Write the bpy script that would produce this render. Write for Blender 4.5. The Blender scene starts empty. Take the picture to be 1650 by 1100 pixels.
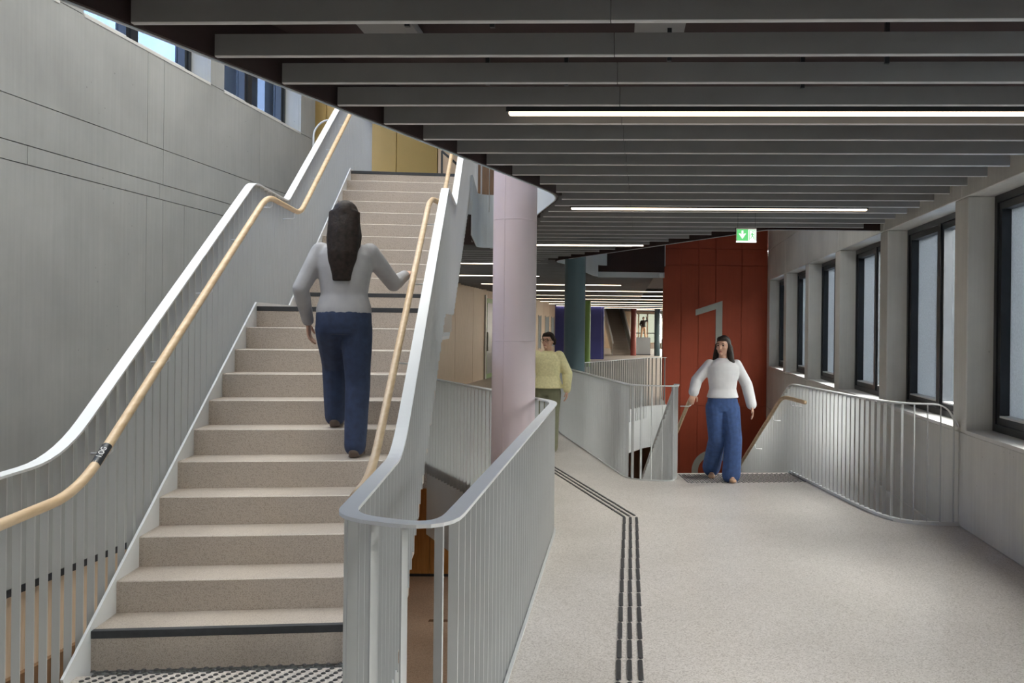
import bpy, bmesh, math, random
from mathutils import Vector, Matrix
random.seed(7)
scene = bpy.context.scene
C = scene.collection
PI = math.pi

# ------------------------------------------------------------------ camera
EYE = 1.67
FPX = 1490.0
cam_data = bpy.data.cameras.new('camera')
cam_data.sensor_width = 36.0
cam_data.lens = FPX / 1650.0 * 36.0
cam_data.shift_x = -175.0 / 1650.0
cam_data.shift_y = -21.0 / 1650.0
cam_data.clip_start = 0.05
cam_data.clip_end = 300
cam = bpy.data.objects.new('camera', cam_data)
C.objects.link(cam)
cam.matrix_world = Matrix.Translation((0, 0, EYE)) @ Matrix.Rotation(PI / 2, 4, 'X') @ Matrix.Rotation(0.0108, 4, 'Z')
scene.camera = cam

# ------------------------------------------------------------------ sky, exposure
world = bpy.data.worlds.new('overcast_sky')
scene.world = world
world.use_nodes = True
bg = world.node_tree.nodes['Background']
bg.inputs[0].default_value = (1.0, 0.985, 0.955, 1)
bg.inputs[1].default_value = 30.0
vs = scene.view_settings
vs.view_transform = 'Standard'
vs.look = 'None'
vs.exposure = 0.38
vs.gamma = 1.0
vs.use_curve_mapping = False
scene.cycles.use_denoising = True
scene.cycles.max_bounces = 7
scene.cycles.diffuse_bounces = 5
scene.cycles.glossy_bounces = 3
scene.cycles.transparent_max_bounces = 12
scene.cycles.caustics_reflective = False
scene.cycles.caustics_refractive = False
scene.cycles.sample_clamp_indirect = 6.0
LED = 5.5


def portal(name, loc, rot, sx, sy):
    l = bpy.data.lights.new(name, 'AREA')
    l.shape = 'RECTANGLE'
    l.size = sx
    l.size_y = sy
    l.cycles.is_portal = True
    o = bpy.data.objects.new(name, l)
    o.location = loc
    o.rotation_euler = rot
    C.objects.link(o)
    o['kind'] = 'helper'
    return o


# ------------------------------------------------------------------ materials
def new_mat(name):
    m = bpy.data.materials.new(name)
    m.use_nodes = True
    nt = m.node_tree
    return m, nt, nt.nodes['Principled BSDF']


def lin(c):
    return tuple(((v / 255.0) / 12.92 if v / 255.0 <= 0.04045 else (((v / 255.0) + 0.055) / 1.055) ** 2.4) for v in c)


def plain(name, col, rough=0.5, metal=0.0, var=0.06, scale=8.0, bump=0.0, spec=0.5):
    m, nt, b = new_mat(name)
    N = nt.nodes.new
    tc = N('ShaderNodeTexCoord')
    no = N('ShaderNodeTexNoise')
    no.inputs['Scale'].default_value = scale
    no.inputs['Detail'].default_value = 5
    nt.links.new(tc.outputs['Object'], no.inputs['Vector'])
    cr = N('ShaderNodeValToRGB')
    cr.color_ramp.elements[0].position = 0.3
    cr.color_ramp.elements[1].position = 0.7
    cr.color_ramp.elements[0].color = tuple(c * (1 - var) for c in col) + (1,)
    cr.color_ramp.elements[1].color = tuple(min(1, c * (1 + var)) for c in col) + (1,)
    nt.links.new(no.outputs['Fac'], cr.inputs[0])
    nt.links.new(cr.outputs[0], b.inputs['Base Color'])
    b.inputs['Roughness'].default_value = rough
    b.inputs['Metallic'].default_value = metal
    b.inputs['Specular IOR Level'].default_value = spec
    if bump:
        bp = N('ShaderNodeBump')
        bp.inputs['Strength'].default_value = bump
        bp.inputs['Distance'].default_value = 0.01
        nt.links.new(no.outputs['Fac'], bp.inputs['Height'])
        nt.links.new(bp.outputs[0], b.inputs['Normal'])
    return m


def terrazzo(name, base, chip_d, chip_l, rough, scale=160.0):
    m, nt, b = new_mat(name)
    N = nt.nodes.new
    tc = N('ShaderNodeTexCoord')
    vo = N('ShaderNodeTexVoronoi')
    vo.inputs['Scale'].default_value = scale
    nt.links.new(tc.outputs['Object'], vo.inputs['Vector'])
    cr = N('ShaderNodeValToRGB')
    cr.color_ramp.interpolation = 'CONSTANT'
    e = cr.color_ramp.elements
    e[0].position = 0.0
    e[0].color = chip_d + (1,)
    e[1].position = 0.22
    e[1].color = base + (1,)
    e2 = e.new(0.72)
    e2.color = chip_l + (1,)
    sep = N('ShaderNodeSeparateColor')
    nt.links.new(vo.outputs['Color'], sep.inputs[0])
    nt.links.new(sep.outputs[0], cr.inputs[0])
    no = N('ShaderNodeTexNoise')
    no.inputs['Scale'].default_value = 1.3
    no.inputs['Detail'].default_value = 6
    nt.links.new(tc.outputs['Object'], no.inputs['Vector'])
    cr2 = N('ShaderNodeValToRGB')
    cr2.color_ramp.elements[0].position = 0.3
    cr2.color_ramp.elements[0].color = (0.9, 0.89, 0.88, 1)
    cr2.color_ramp.elements[1].position = 0.7
    cr2.color_ramp.elements[1].color = (1.04, 1.03, 1.03, 1)
    nt.links.new(no.outputs['Fac'], cr2.inputs[0])
    mx = N('ShaderNodeMix')
    mx.data_type = 'RGBA'
    mx.blend_type = 'MULTIPLY'
    mx.inputs[0].default_value = 1.0
    nt.links.new(cr.outputs[0], mx.inputs[6])
    nt.links.new(cr2.outputs[0], mx.inputs[7])
    nt.links.new(mx.outputs[2], b.inputs['Base Color'])
    b.inputs['Roughness'].default_value = rough
    return m


def concrete(name, col, pores=0.5):
    m, nt, b = new_mat(name)
    N = nt.nodes.new
    L = nt.links.new
    tc = N('ShaderNodeTexCoord')
    n1 = N('ShaderNodeTexNoise')
    n1.inputs['Scale'].default_value = 0.9
    n1.inputs['Detail'].default_value = 8
    n1.inputs['Roughness'].default_value = 0.6
    L(tc.outputs['Object'], n1.inputs['Vector'])
    cr = N('ShaderNodeValToRGB')
    cr.color_ramp.elements[0].position = 0.3
    cr.color_ramp.elements[1].position = 0.72
    cr.color_ramp.elements[0].color = tuple(c * 0.84 for c in col) + (1,)
    cr.color_ramp.elements[1].color = tuple(c * 1.1 for c in col) + (1,)
    L(n1.outputs['Fac'], cr.inputs[0])
    # vertical board-grain streaks
    mp = N('ShaderNodeMapping')
    mp.inputs['Scale'].default_value = (14, 14, 0.5)
    L(tc.outputs['Object'], mp.inputs['Vector'])
    n2 = N('ShaderNodeTexNoise')
    n2.inputs['Scale'].default_value = 2.0
    n2.inputs['Detail'].default_value = 3
    L(mp.outputs[0], n2.inputs['Vector'])
    cr2 = N('ShaderNodeValToRGB')
    cr2.color_ramp.elements[0].position = 0.3
    cr2.color_ramp.elements[1].position = 0.7
    cr2.color_ramp.elements[0].color = (0.95, 0.95, 0.95, 1)
    cr2.color_ramp.elements[1].color = (1.03, 1.03, 1.03, 1)
    L(n2.outputs['Fac'], cr2.inputs[0])
    mx = N('ShaderNodeMix')
    mx.data_type = 'RGBA'
    mx.blend_type = 'MULTIPLY'
    mx.inputs[0].default_value = 1.0
    L(cr.outputs[0], mx.inputs[6])
    L(cr2.outputs[0], mx.inputs[7])
    # air-bubble pores
    vo = N('ShaderNodeTexVoronoi')
    vo.inputs['Scale'].default_value = 9.0
    L(tc.outputs['Object'], vo.inputs['Vector'])
    th = N('ShaderNodeMath')
    th.operation = 'LESS_THAN'
    th.inputs[1].default_value = 0.075
    L(vo.outputs['Distance'], th.inputs[0])
    sep = N('ShaderNodeSeparateColor')
    L(vo.outputs['Color'], sep.inputs[0])
    t2 = N('ShaderNodeMath')
    t2.operation = 'LESS_THAN'
    t2.inputs[1].default_value = 0.28
    L(sep.outputs[0], t2.inputs[0])
    mu = N('ShaderNodeMath')
    mu.operation = 'MULTIPLY'
    L(th.outputs[0], mu.inputs[0])
    L(t2.outputs[0], mu.inputs[1])
    mu2 = N('ShaderNodeMath')
    mu2.operation = 'MULTIPLY'
    mu2.inputs[1].default_value = pores
    L(mu.outputs[0], mu2.inputs[0])
    mx2 = N('ShaderNodeMix')
    mx2.data_type = 'RGBA'
    L(mu2.outputs[0], mx2.inputs[0])
    L(mx.outputs[2], mx2.inputs[6])
    mx2.inputs[7].default_value = tuple(c * 0.4 for c in col) + (1,)
    L(mx2.outputs[2], b.inputs['Base Color'])
    b.inputs['Roughness'].default_value = 0.65
    b.inputs['Specular IOR Level'].default_value = 0.3
    bp = N('ShaderNodeBump')
    bp.inputs['Strength'].default_value = 0.12
    bp.inputs['Distance'].default_value = 0.01
    L(n1.outputs['Fac'], bp.inputs['Height'])
    L(bp.outputs[0], b.inputs['Normal'])
    return m


def wood(name, c1, c2, axis='Z', rough=0.45, scale=6.0):
    m, nt, b = new_mat(name)
    N = nt.nodes.new
    L = nt.links.new
    tc = N('ShaderNodeTexCoord')
    mp = N('ShaderNodeMapping')
    s = {'X': (0.5, 6, 6), 'Y': (6, 0.5, 6), 'Z': (6, 6, 0.5)}[axis]
    mp.inputs['Scale'].default_value = s
    L(tc.outputs['Object'], mp.inputs['Vector'])
    no = N('ShaderNodeTexNoise')
    no.inputs['Scale'].default_value = scale
    no.inputs['Detail'].default_value = 6
    L(mp.outputs[0], no.inputs['Vector'])
    cr = N('ShaderNodeValToRGB')
    cr.color_ramp.elements[0].position = 0.3
    cr.color_ramp.elements[1].position = 0.7
    cr.color_ramp.elements[0].color = c1 + (1,)
    cr.color_ramp.elements[1].color = c2 + (1,)
    L(no.outputs['Fac'], cr.inputs[0])
    L(cr.outputs[0], b.inputs['Base Color'])
    b.inputs['Roughness'].default_value = rough
    return m


def emit(name, col, strength):
    m = bpy.data.materials.new(name)
    m.use_nodes = True
    nt = m.node_tree
    nt.nodes.clear()
    e = nt.nodes.new('ShaderNodeEmission')
    e.inputs[0].default_value = col + (1,)
    e.inputs[1].default_value = strength
    o = nt.nodes.new('ShaderNodeOutputMaterial')
    nt.links.new(e.outputs[0], o.inputs[0])
    return m


def glass(name, tint, refl=0.09, edge=0.5):
    m = bpy.data.materials.new(name)
    m.use_nodes = True
    nt = m.node_tree
    nt.nodes.clear()
    t = nt.nodes.new('ShaderNodeBsdfTransparent')
    t.inputs[0].default_value = tint + (1,)
    g = nt.nodes.new('ShaderNodeBsdfGlossy')
    g.inputs['Roughness'].default_value = 0.03
    lw = nt.nodes.new('ShaderNodeLayerWeight')
    lw.inputs[0].default_value = 0.25
    mth = nt.nodes.new('ShaderNodeMath')
    mth.operation = 'MULTIPLY_ADD'
    mth.inputs[1].default_value = edge
    mth.inputs[2].default_value = refl * 0.4
    nt.links.new(lw.outputs['Fresnel'], mth.inputs[0])
    mx = nt.nodes.new('ShaderNodeMixShader')
    nt.links.new(mth.outputs[0], mx.inputs[0])
    nt.links.new(t.outputs[0], mx.inputs[1])
    nt.links.new(g.outputs[0], mx.inputs[2])
    o = nt.nodes.new('ShaderNodeOutputMaterial')
    nt.links.new(mx.outputs[0], o.inputs[0])
    return m


def translucent(name, col, fac=0.4):
    m = bpy.data.materials.new(name)
    m.use_nodes = True
    nt = m.node_tree
    nt.nodes.clear()
    tc = nt.nodes.new('ShaderNodeTexCoord')
    no = nt.nodes.new('ShaderNodeTexNoise')
    no.inputs['Scale'].default_value = 60
    no.inputs['Detail'].default_value = 4
    nt.links.new(tc.outputs['Object'], no.inputs['Vector'])
    cr = nt.nodes.new('ShaderNodeValToRGB')
    cr.color_ramp.elements[0].position = 0.3
    cr.color_ramp.elements[1].position = 0.7
    cr.color_ramp.elements[0].color = tuple(c * 0.88 for c in col) + (1,)
    cr.color_ramp.elements[1].color = tuple(min(1, c * 1.1) for c in col) + (1,)
    nt.links.new(no.outputs['Fac'], cr.inputs[0])
    d = nt.nodes.new('ShaderNodeBsdfDiffuse')
    t = nt.nodes.new('ShaderNodeBsdfTranslucent')
    nt.links.new(cr.outputs[0], d.inputs[0])
    nt.links.new(cr.outputs[0], t.inputs[0])
    mx = nt.nodes.new('ShaderNodeMixShader')
    mx.inputs[0].default_value = fac
    nt.links.new(d.outputs[0], mx.inputs[1])
    nt.links.new(t.outputs[0], mx.inputs[2])
    o = nt.nodes.new('ShaderNodeOutputMaterial')
    nt.links.new(mx.outputs[0], o.inputs[0])
    return m


M = {}
M['floor'] = terrazzo('terrazzo_floor', (0.56, 0.52, 0.48), (0.42, 0.38, 0.345), (0.64, 0.60, 0.565), 0.36, 150)
M['step'] = terrazzo('shaded_terrazzo_step', (0.48, 0.42, 0.365), (0.35, 0.295, 0.25), (0.53, 0.47, 0.41), 0.42, 320)  # floor terrazzo made darker and browner; weaker light on risers put into the colour
M['concrete'] = concrete('concrete_wall', (0.42, 0.425, 0.415))
M['concrete_w'] = concrete('concrete_window_wall', (0.69, 0.68, 0.65), 0.35)
M['red'] = concrete('red_painted_concrete', (0.37, 0.07, 0.034), 0.15)
M['metal'] = plain('light_grey_painted_steel', (0.50, 0.505, 0.50), 0.38, 0, 0.03, 3)
M['cap'] = plain('pale_grey_painted_steel', (0.74, 0.75, 0.76), 0.42, 0, 0.02, 3)
M['fascia'] = plain('white_painted_fascia', (0.62, 0.66, 0.69), 0.5, 0, 0.03, 2)
M['dark_brown'] = plain('dark_brown_soffit', (0.03, 0.013, 0.012), 0.75, 0, 0.2, 4)
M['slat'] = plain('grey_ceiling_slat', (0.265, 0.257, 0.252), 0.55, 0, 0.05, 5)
M['slat_edge'] = plain('bounce_lit_slat_edge', (0.62, 0.61, 0.60), 0.5, 0, 0.03, 5)  # paler colour stands in for floor bounce on the slat undersides
M['wood'] = wood('pale_ash_handrail', (0.56, 0.385, 0.22), (0.72, 0.545, 0.36), 'Y')
M['black'] = plain('anthracite', (0.022, 0.025, 0.03), 0.4, 0, 0.1)
M['nosing'] = plain('dark_nosing', (0.035, 0.037, 0.042), 0.6, 0, 0.15, 30)
M['stud'] = plain('dark_steel_stud', (0.055, 0.055, 0.058), 0.42, 0.3, 0.2, 30)
M['led'] = emit('warm_led', (1.0, 0.80, 0.60), LED)
M['pink'] = plain('pale_pink_column_paint', (0.68, 0.565, 0.60), 0.45, 0, 0.03, 2, 0.05)
M['teal'] = plain('dark_teal_column_paint', (0.075, 0.125, 0.145), 0.45, 0, 0.04, 2)
M['green'] = plain('green_column_paint', (0.10, 0.20, 0.035), 0.5, 0, 0.04, 2)
M['redcol'] = plain('oxide_red_column_paint', (0.22, 0.045, 0.035), 0.5, 0, 0.04, 2)
M['blue'] = plain('violet_blue_wall_paint', (0.05, 0.06, 0.27), 0.55, 0, 0.05, 2)
M['yellow'] = plain('ochre_yellow_wall_paint', (0.29, 0.195, 0.05), 0.5, 0, 0.05, 2)
M['orange'] = wood('orange_wood_panel', (0.42, 0.19, 0.05), (0.58, 0.28, 0.085), 'Z')
M['beige'] = wood('pale_beige_wood_panel', (0.52, 0.385, 0.27), (0.62, 0.475, 0.345), 'Z', 0.55)
M['brown'] = wood('brown_wood_panel', (0.14, 0.075, 0.035), (0.22, 0.12, 0.06), 'Z', 0.5)
M['lower_floor'] = terrazzo('lower_terrazzo', (0.50, 0.36, 0.26), (0.38, 0.26, 0.18), (0.58, 0.44, 0.33), 0.4, 90)
M['frame'] = plain('anthracite_window_frame', (0.02, 0.024, 0.031), 0.35, 0.2, 0.1)
M['glass'] = glass('window_glass', (0.90, 0.915, 0.91))
M['glass_tint'] = glass('tinted_end_glass', (0.13, 0.135, 0.12))
M['glass_far'] = glass('added_window_glass', (0.62, 0.60, 0.56))  # tint regulates daylight from the added far hall windows
M['glass_roof'] = glass('dimmed_roof_glass', (0.42, 0.425, 0.42))  # tint set to hold back daylight from the unseen skylight
M['glass_blue'] = glass('blue_window_glass', (0.36, 0.42, 0.52), 0.04, 0.12)
M['screen'] = translucent('pale_blue_screen_panel', (0.39, 0.42, 0.45), 0.28)
M['sill'] = plain('white_sill', (0.72, 0.71, 0.69), 0.45, 0, 0.03)
M['numeral'] = plain('pale_grey_green_paint', (0.40, 0.41, 0.37), 0.6, 0, 0.06, 4)
M['sign_green'] = emit('exit_sign_green', (0.14, 0.62, 0.20), 0.9)
M['sign_white'] = emit('exit_sign_white', (0.93, 1.0, 0.93), 1.15)
M['out_pale'] = plain('green_grey_render_facade', (0.15, 0.195, 0.185), 0.7, 0, 0.05, 1)
M['out_grey'] = plain('blue_grey_facade', (0.045, 0.065, 0.10), 0.6, 0, 0.06, 1)
M['out_blue'] = plain('sky_blue_facade', (0.17, 0.235, 0.36), 0.6, 0, 0.08, 1)
M['out_white'] = plain('white_facade_posts', (0.42, 0.45, 0.48), 0.6, 0, 0.05, 1)
M['out_dark'] = plain('dark_facade_glass', (0.012, 0.014, 0.018), 0.3, 0, 0.1, 1)
M['roof'] = plain('white_roof_soffit', (0.7, 0.7, 0.7), 0.7)
M['skin'] = plain('skin', (0.56, 0.33, 0.235), 0.5, 0, 0.05, 20)
M['hair'] = plain('dark_brown_hair', (0.022, 0.014, 0.011), 0.62, 0, 0.5, 40, 0.3, 0.25)
M['jeans'] = plain('blue_denim', (0.035, 0.075, 0.20), 0.8, 0, 0.18, 25)
M['jeans_dark'] = plain('dark_blue_denim', (0.022, 0.036, 0.085), 0.8, 0, 0.2, 25)
M['blouse'] = plain('white_cotton', (0.66, 0.65, 0.66), 0.75, 0, 0.05, 12)
M['grey_top'] = plain('light_grey_cotton', (0.36, 0.35, 0.36), 0.8, 0, 0.08, 12)
M['yellow_knit'] = plain('pale_yellow_knit', (0.70, 0.64, 0.36), 0.85, 0, 0.1, 40, 0.2)
M['olive'] = plain('olive_cotton', (0.17, 0.17, 0.105), 0.8, 0, 0.1, 15)
M['shoe_tan'] = plain('tan_leather', (0.46, 0.28, 0.17), 0.55, 0, 0.1, 15)
M['shoe_dark'] = plain('brown_black_leather', (0.09, 0.06, 0.045), 0.5, 0, 0.1, 15)
M['white'] = plain('white_plastic', (0.75, 0.75, 0.74), 0.5)
M['lip'] = plain('lip_rose', (0.42, 0.16, 0.14), 0.5)


# ------------------------------------------------------------------ helpers
def link(o, parent=None):
    C.objects.link(o)
    if parent is not None:
        o.parent = parent
    return o


def obj(name, bm, mat, parent=None, smooth=False):
    me = bpy.data.meshes.new(name)
    bm.normal_update()
    bm.to_mesh(me)
    bm.free()
    mats = mat if isinstance(mat, (list, tuple)) else [mat]
    for k in mats:
        me.materials.append(M[k] if isinstance(k, str) else k)
    if smooth:
        for p in me.polygons:
            p.use_smooth = True
    return link(bpy.data.objects.new(name, me), parent)


def tag(o, label=None, cat=None, group=None, kind=None):
    if label:
        o['label'] = label
    if cat:
        o['category'] = cat
    if group:
        o['group'] = group
    if kind:
        o['kind'] = kind
    return o


def thing(name, label, cat, loc=(0, 0, 0), rz=0.0, group=None, kind=None):
    e = bpy.data.objects.new(name, None)
    e.empty_display_size = 0.1
    e.location = loc
    e.rotation_euler = (0, 0, rz)
    C.objects.link(e)
    return tag(e, label, cat, group, kind)


def inst(name, me, parent, loc=(0, 0, 0), rz=0.0, scale=(1, 1, 1)):
    o = bpy.data.objects.new(name, me)
    o.location = loc
    o.rotation_euler = (0, 0, rz)
    o.scale = scale
    return link(o, parent)


def bm_box(bm, x0, x1, y0, y1, z0, z1, mi=0):
    v = [bm.verts.new(p) for p in ((x0, y0, z0), (x1, y0, z0), (x1, y1, z0), (x0, y1, z0),
                                   (x0, y0, z1), (x1, y0, z1), (x1, y1, z1), (x0, y1, z1))]
    fs = []
    for idx in ((3, 2, 1, 0), (4, 5, 6, 7), (0, 1, 5, 4), (1, 2, 6, 5), (2, 3, 7, 6), (3, 0, 4, 7)):
        f = bm.faces.new([v[i] for i in idx])
        f.material_index = mi
        fs.append(f)
    return v, fs


def bm_obox(bm, o, u, v, lu, lv, z0, z1, mi=0):
    """box with a horizontal oriented footprint: origin o, unit dirs u, v, lengths lu, lv"""
    pts = [(o[0] + u[0] * a + v[0] * b, o[1] + u[1] * a + v[1] * b) for a, b in ((0, 0), (lu, 0), (lu, lv), (0, lv))]
    vs_ = [bm.verts.new((p[0], p[1], z)) for z in (z0, z1) for p in pts]
    for idx in ((3, 2, 1, 0), (4, 5, 6, 7), (0, 1, 5, 4), (1, 2, 6, 5), (2, 3, 7, 6), (3, 0, 4, 7)):
        bm.faces.new([vs_[i] for i in idx]).material_index = mi
    bmesh.ops.recalc_face_normals(bm, faces=bm.faces)


def box_mesh(name, x0, x1, y0, y1, z0, z1, mat, bevel=0.0):
    bm = bmesh.new()
    bm_box(bm, x0, x1, y0, y1, z0, z1)
    if bevel:
        bmesh.ops.bevel(bm, geom=bm.edges[:], offset=bevel, segments=1, affect='EDGES')
    me = bpy.data.meshes.new(name)
    bm.to_mesh(me)
    bm.free()
    me.materials.append(M[mat])
    return me


def part_box(name, x0, x1, y0, y1, z0, z1, mat, parent=None, bevel=0.0):
    return link(bpy.data.objects.new(name, box_mesh(name, x0, x1, y0, y1, z0, z1, mat, bevel)), parent)


def prism(name, poly, z0, z1, mat, parent=None, mats=None):
    """polygon (ccw) extruded; mats = (bottom, top, side) optional"""
    bm = bmesh.new()
    lo = [bm.verts.new((p[0], p[1], z0)) for p in poly]
    hi = [bm.verts.new((p[0], p[1], z1)) for p in poly]
    n = len(poly)
    fb = bm.faces.new(lo[::-1])
    ft = bm.faces.new(hi)
    sides = [bm.faces.new((lo[i], lo[(i + 1) % n], hi[(i + 1) % n], hi[i])) for i in range(n)]
    bmesh.ops.recalc_face_normals(bm, faces=bm.faces)
    if mats:
        fb.material_index, ft.material_index = 0, 1
        for s in sides:
            s.material_index = 2
    bmesh.ops.triangulate(bm, faces=[fb, ft])
    return obj(name, bm, mats or mat, parent)


def rounded(path, radii, seg=7):
    """round the corners of an n-dimensional polyline with quadratic curves"""
    out = [tuple(path[0])]
    n = len(path)
    for i in range(1, n - 1):
        r = radii[i] if isinstance(radii, (list, tuple)) else radii
        p = [float(c) for c in path[i]]
        if r <= 0:
            out.append(tuple(p))
            continue
        a, b = path[i - 1], path[i + 1]
        la = math.dist(a[:3], p[:3])
        lb = math.dist(b[:3], p[:3])
        ta, tb = min(r / la, 0.48), min(r / lb, 0.48)
        pa = [p[k] + (a[k] - p[k]) * ta for k in range(len(p))]
        pb = [p[k] + (b[k] - p[k]) * tb for k in range(len(p))]
        for s in range(seg + 1):
            t = s / seg
            out.append(tuple((1 - t) ** 2 * pa[k] + 2 * t * (1 - t) * p[k] + t * t * pb[k] for k in range(len(p))))
    out.append(tuple(path[-1]))
    return out


def plan_normals(path):
    """right-hand plan normals (mitred) and tangents of a path"""
    n = len(path)
    res = []
    for i in range(n):
        a = Vector(path[max(0, i - 1)][:2])
        b = Vector(path[i][:2])
        c = Vector(path[min(n - 1, i + 1)][:2])
        d1 = (b - a).normalized() if (b - a).length > 1e-6 else None
        d2 = (c - b).normalized() if (c - b).length > 1e-6 else None
        d1 = d1 or d2
        d2 = d2 or d1
        t = (d1 + d2)
        t = t.normalized() if t.length > 1e-6 else d2
        nn = Vector((t.y, -t.x))
        k = max(0.5, nn.dot(Vector((d2.y, -d2.x))))
        res.append((nn / k, t))
    return res


def sweep(name, path, prof, mat, parent=None, zi=2, smooth=False):
    """profile points (offset to the right, height) swept along a path whose height is path[i][zi]"""
    bm = bmesh.new()
    ns = plan_normals(path)
    rings = []
    for p, (nn, t) in zip(path, ns):
        rings.append([bm.verts.new((p[0] + nn.x * a, p[1] + nn.y * a, p[zi] + b)) for a, b in prof])
    m = len(prof)
    for i in range(len(rings) - 1):
        for j in range(m):
            bm.faces.new((rings[i][j], rings[i][(j + 1) % m], rings[i + 1][(j + 1) % m], rings[i + 1][j]))
    bm.faces.new(rings[0][::-1])
    bm.faces.new(rings[-1])
    bmesh.ops.recalc_face_normals(bm, faces=bm.faces)
    return obj(name, bm, mat, parent, smooth)


def bm_tube(bm, pts, radii, seg=12, cap=True, sq=(1.0, 1.0)):
    pts = [Vector(p) for p in pts]
    rings = []
    n = len(pts)
    up = Vector((0, 0, 1))
    prev = None
    for i in range(n):
        t = (pts[min(i + 1, n - 1)] - pts[max(i - 1, 0)]).normalized()
        if prev is None:
            x = t.cross(up)
            if x.length < 0.05:
                x = t.cross(Vector((0, 1, 0)))
            x.normalize()
        else:
            x = (prev - t * prev.dot(t)).normalized()
        prev = x
        y = t.cross(x)
        r = radii[i] if isinstance(radii, (list, tuple)) else radii
        rings.append([bm.verts.new(pts[i] + x * (math.cos(a) * r * sq[0]) + y * (math.sin(a) * r * sq[1]))
                      for a in (2 * PI * k / seg for k in range(seg))])
    for i in range(n - 1):
        for j in range(seg):
            bm.faces.new((rings[i][j], rings[i][(j + 1) % seg], rings[i + 1][(j + 1) % seg], rings[i + 1][j]))
    if cap:
        bm.faces.new(rings[0][::-1])
        bm.faces.new(rings[-1])
    bmesh.ops.recalc_face_normals(bm, faces=bm.faces)


def tube(name, pts, r, mat, parent=None, seg=12):
    bm = bmesh.new()
    bm_tube(bm, pts, r, seg)
    return obj(name, bm, mat, parent, True)


def cylinder(name, x, y, r, z0, z1, mat, parent=None, seg=40):
    bm = bmesh.new()
    bm_tube(bm, [(x, y, z0), (x, y, z1)], r, seg)
    for e in bm.edges:
        if len(e.link_faces) == 2 and any(len(f.verts) > 4 for f in e.link_faces):
            e.smooth = False
    return obj(name, bm, mat, parent, True)


# key lines of the building ------------------------------------------------
RISE = 0.165
UP = 22 * RISE                  # upper floor level
LOW = -UP                       # lower floor level
CEIL = 2.85                     # underside of ceiling slats


def XW(y): return 2.64 + 0.0369 * y            # window wall, inner face
def XL(y): return -5.24 + 0.0416 * y           # concrete wall, inner face
def XR_(y): return -0.534 - 0.1208 * y         # stair railing, void side
def XLr(y): return -2.07 - 0.1208 * y          # stair railing, concrete-wall side


K = math.hypot(1, 0.1208)
SU = (1 / K, 0.1208 / K)        # along the steps
SV = (-0.1208 / K, 1 / K)       # up the stair in plan

# ------------------------------------------------------------------ floors
void_in = rounded([(XR_(4.55), 4.55), (-0.90, 3.02), (-0.515, 2.88), (-0.515, 7.78), (-2.35, 11.36)], [0, 0.12, 0.25, 0.3, 0], 6)
mid_edge = rounded([(1.02, 20.25), (0.58, 19.95), (-0.98, 16.0), (-1.02, 15.0), (0.10, 10.20), (0.60, 10.10), (0.655, 10.72)],
                   [0, 0.25, 0.5, 0.5, 0.3, 0.16, 0], 6)
right_edge = rounded([(1.99, 10.86), (2.27, 8.62), (2.42, 8.03), (XW(8.0), 7.98)], [0, 0.5, 0.35, 0], 6)
poly = [(XW(-6), -6.0), (XW(7.98), 7.98)]
poly += [p[:2] for p in right_edge[::-1][1:]]
poly += [p[:2] for p in mid_edge[::-1]]
poly += [(1.02, 80.0), (-6.5, 80.0), (-6.5, 11.3)]
poly += [p[:2] for p in void_in[::-1]]
poly += [(XLr(4.40) + 0.03, 4.36), (XLr(1.0) + 0.03, 1.0), (-6.0, 1.0), (-6.0, -6.0)]
floor = prism('floor', poly, -0.32, 0.0, 'floor')
tag(floor, 'pale speckled terrazzo floor of the gallery', 'floor', kind='structure')
lf = part_box('floor', -9, 3.6, -6, 80, LOW - 0.2, LOW, 'lower_floor')
tag(lf, 'warm brown floor of the storey below', 'floor', kind='structure')
# painted steel plates closing the slab edges round the voids
for k, (pth, lab) in enumerate(((void_in, 'grey slab edge plate round the stair void'), (mid_edge, 'grey slab edge plate round the far void'),
                                (right_edge, 'grey slab edge plate by the window wall'))):
    s = 1 if k == 0 else (1 if k == 1 else -1)
    p3 = [(p[0], p[1], 0.0) for p in pth]
    side = {0: -1, 1: -1, 2: -1}[k]
    if k == 0:
        prof = [(-0.004, -0.88), (0.012, -0.88), (0.012, 0.012), (-0.004, 0.012)]
    else:
        prof = [(-0.004, -0.88), (0.012, -0.88), (0.012, 0.012), (-0.004, 0.012)]
    o = sweep('trim_%d' % (k + 1), p3, [(a * side, b) for a, b in prof], 'metal')
    tag(o, lab, 'trim', kind='structure')

# ------------------------------------------------------------------ concrete wall on the left, in cast panels
wl = thing('wall_left', 'tall grey fair-faced concrete wall behind the staircase', 'wall', kind='structure')
DW = Vector((0.0416, 1, 0)).normalized()
NW = Vector((1, -0.0416, 0)).normalized()      # points into the room


def left_panel(y0, y1, z0, z1, proud=0.0):
    g = 0.004
    a, b = y0 + g, y1 - g
    bm = bmesh.new()
    vs_ = []
    for off in (-0.03, proud):
        for (y, z) in ((a, z0 + g), (b, z0 + g), (b, z1 - g), (a, z1 - g)):
            vs_.append(bm.verts.new((XL(y) + off, y, z)))
    for idx in ((0, 1, 2, 3), (7, 6, 5, 4), (0, 4, 5, 1), (1, 5, 6, 2), (2, 6, 7, 3), (3, 7, 4, 0)):
        bm.faces.new([vs_[i] for i in idx])
    bmesh.ops.recalc_face_normals(bm, faces=bm.faces)
    obj('concrete_panel', bm, 'concrete', wl)


SILL_U, HEAD_U = 4.47, 6.45
up_open = [(0.28, 2.64), (2.98, 5.34), (5.68, 8.04), (8.38, 10.74), (11.08, 13.44)]
# core behind the panels, with openings
bm = bmesh.new()


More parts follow.
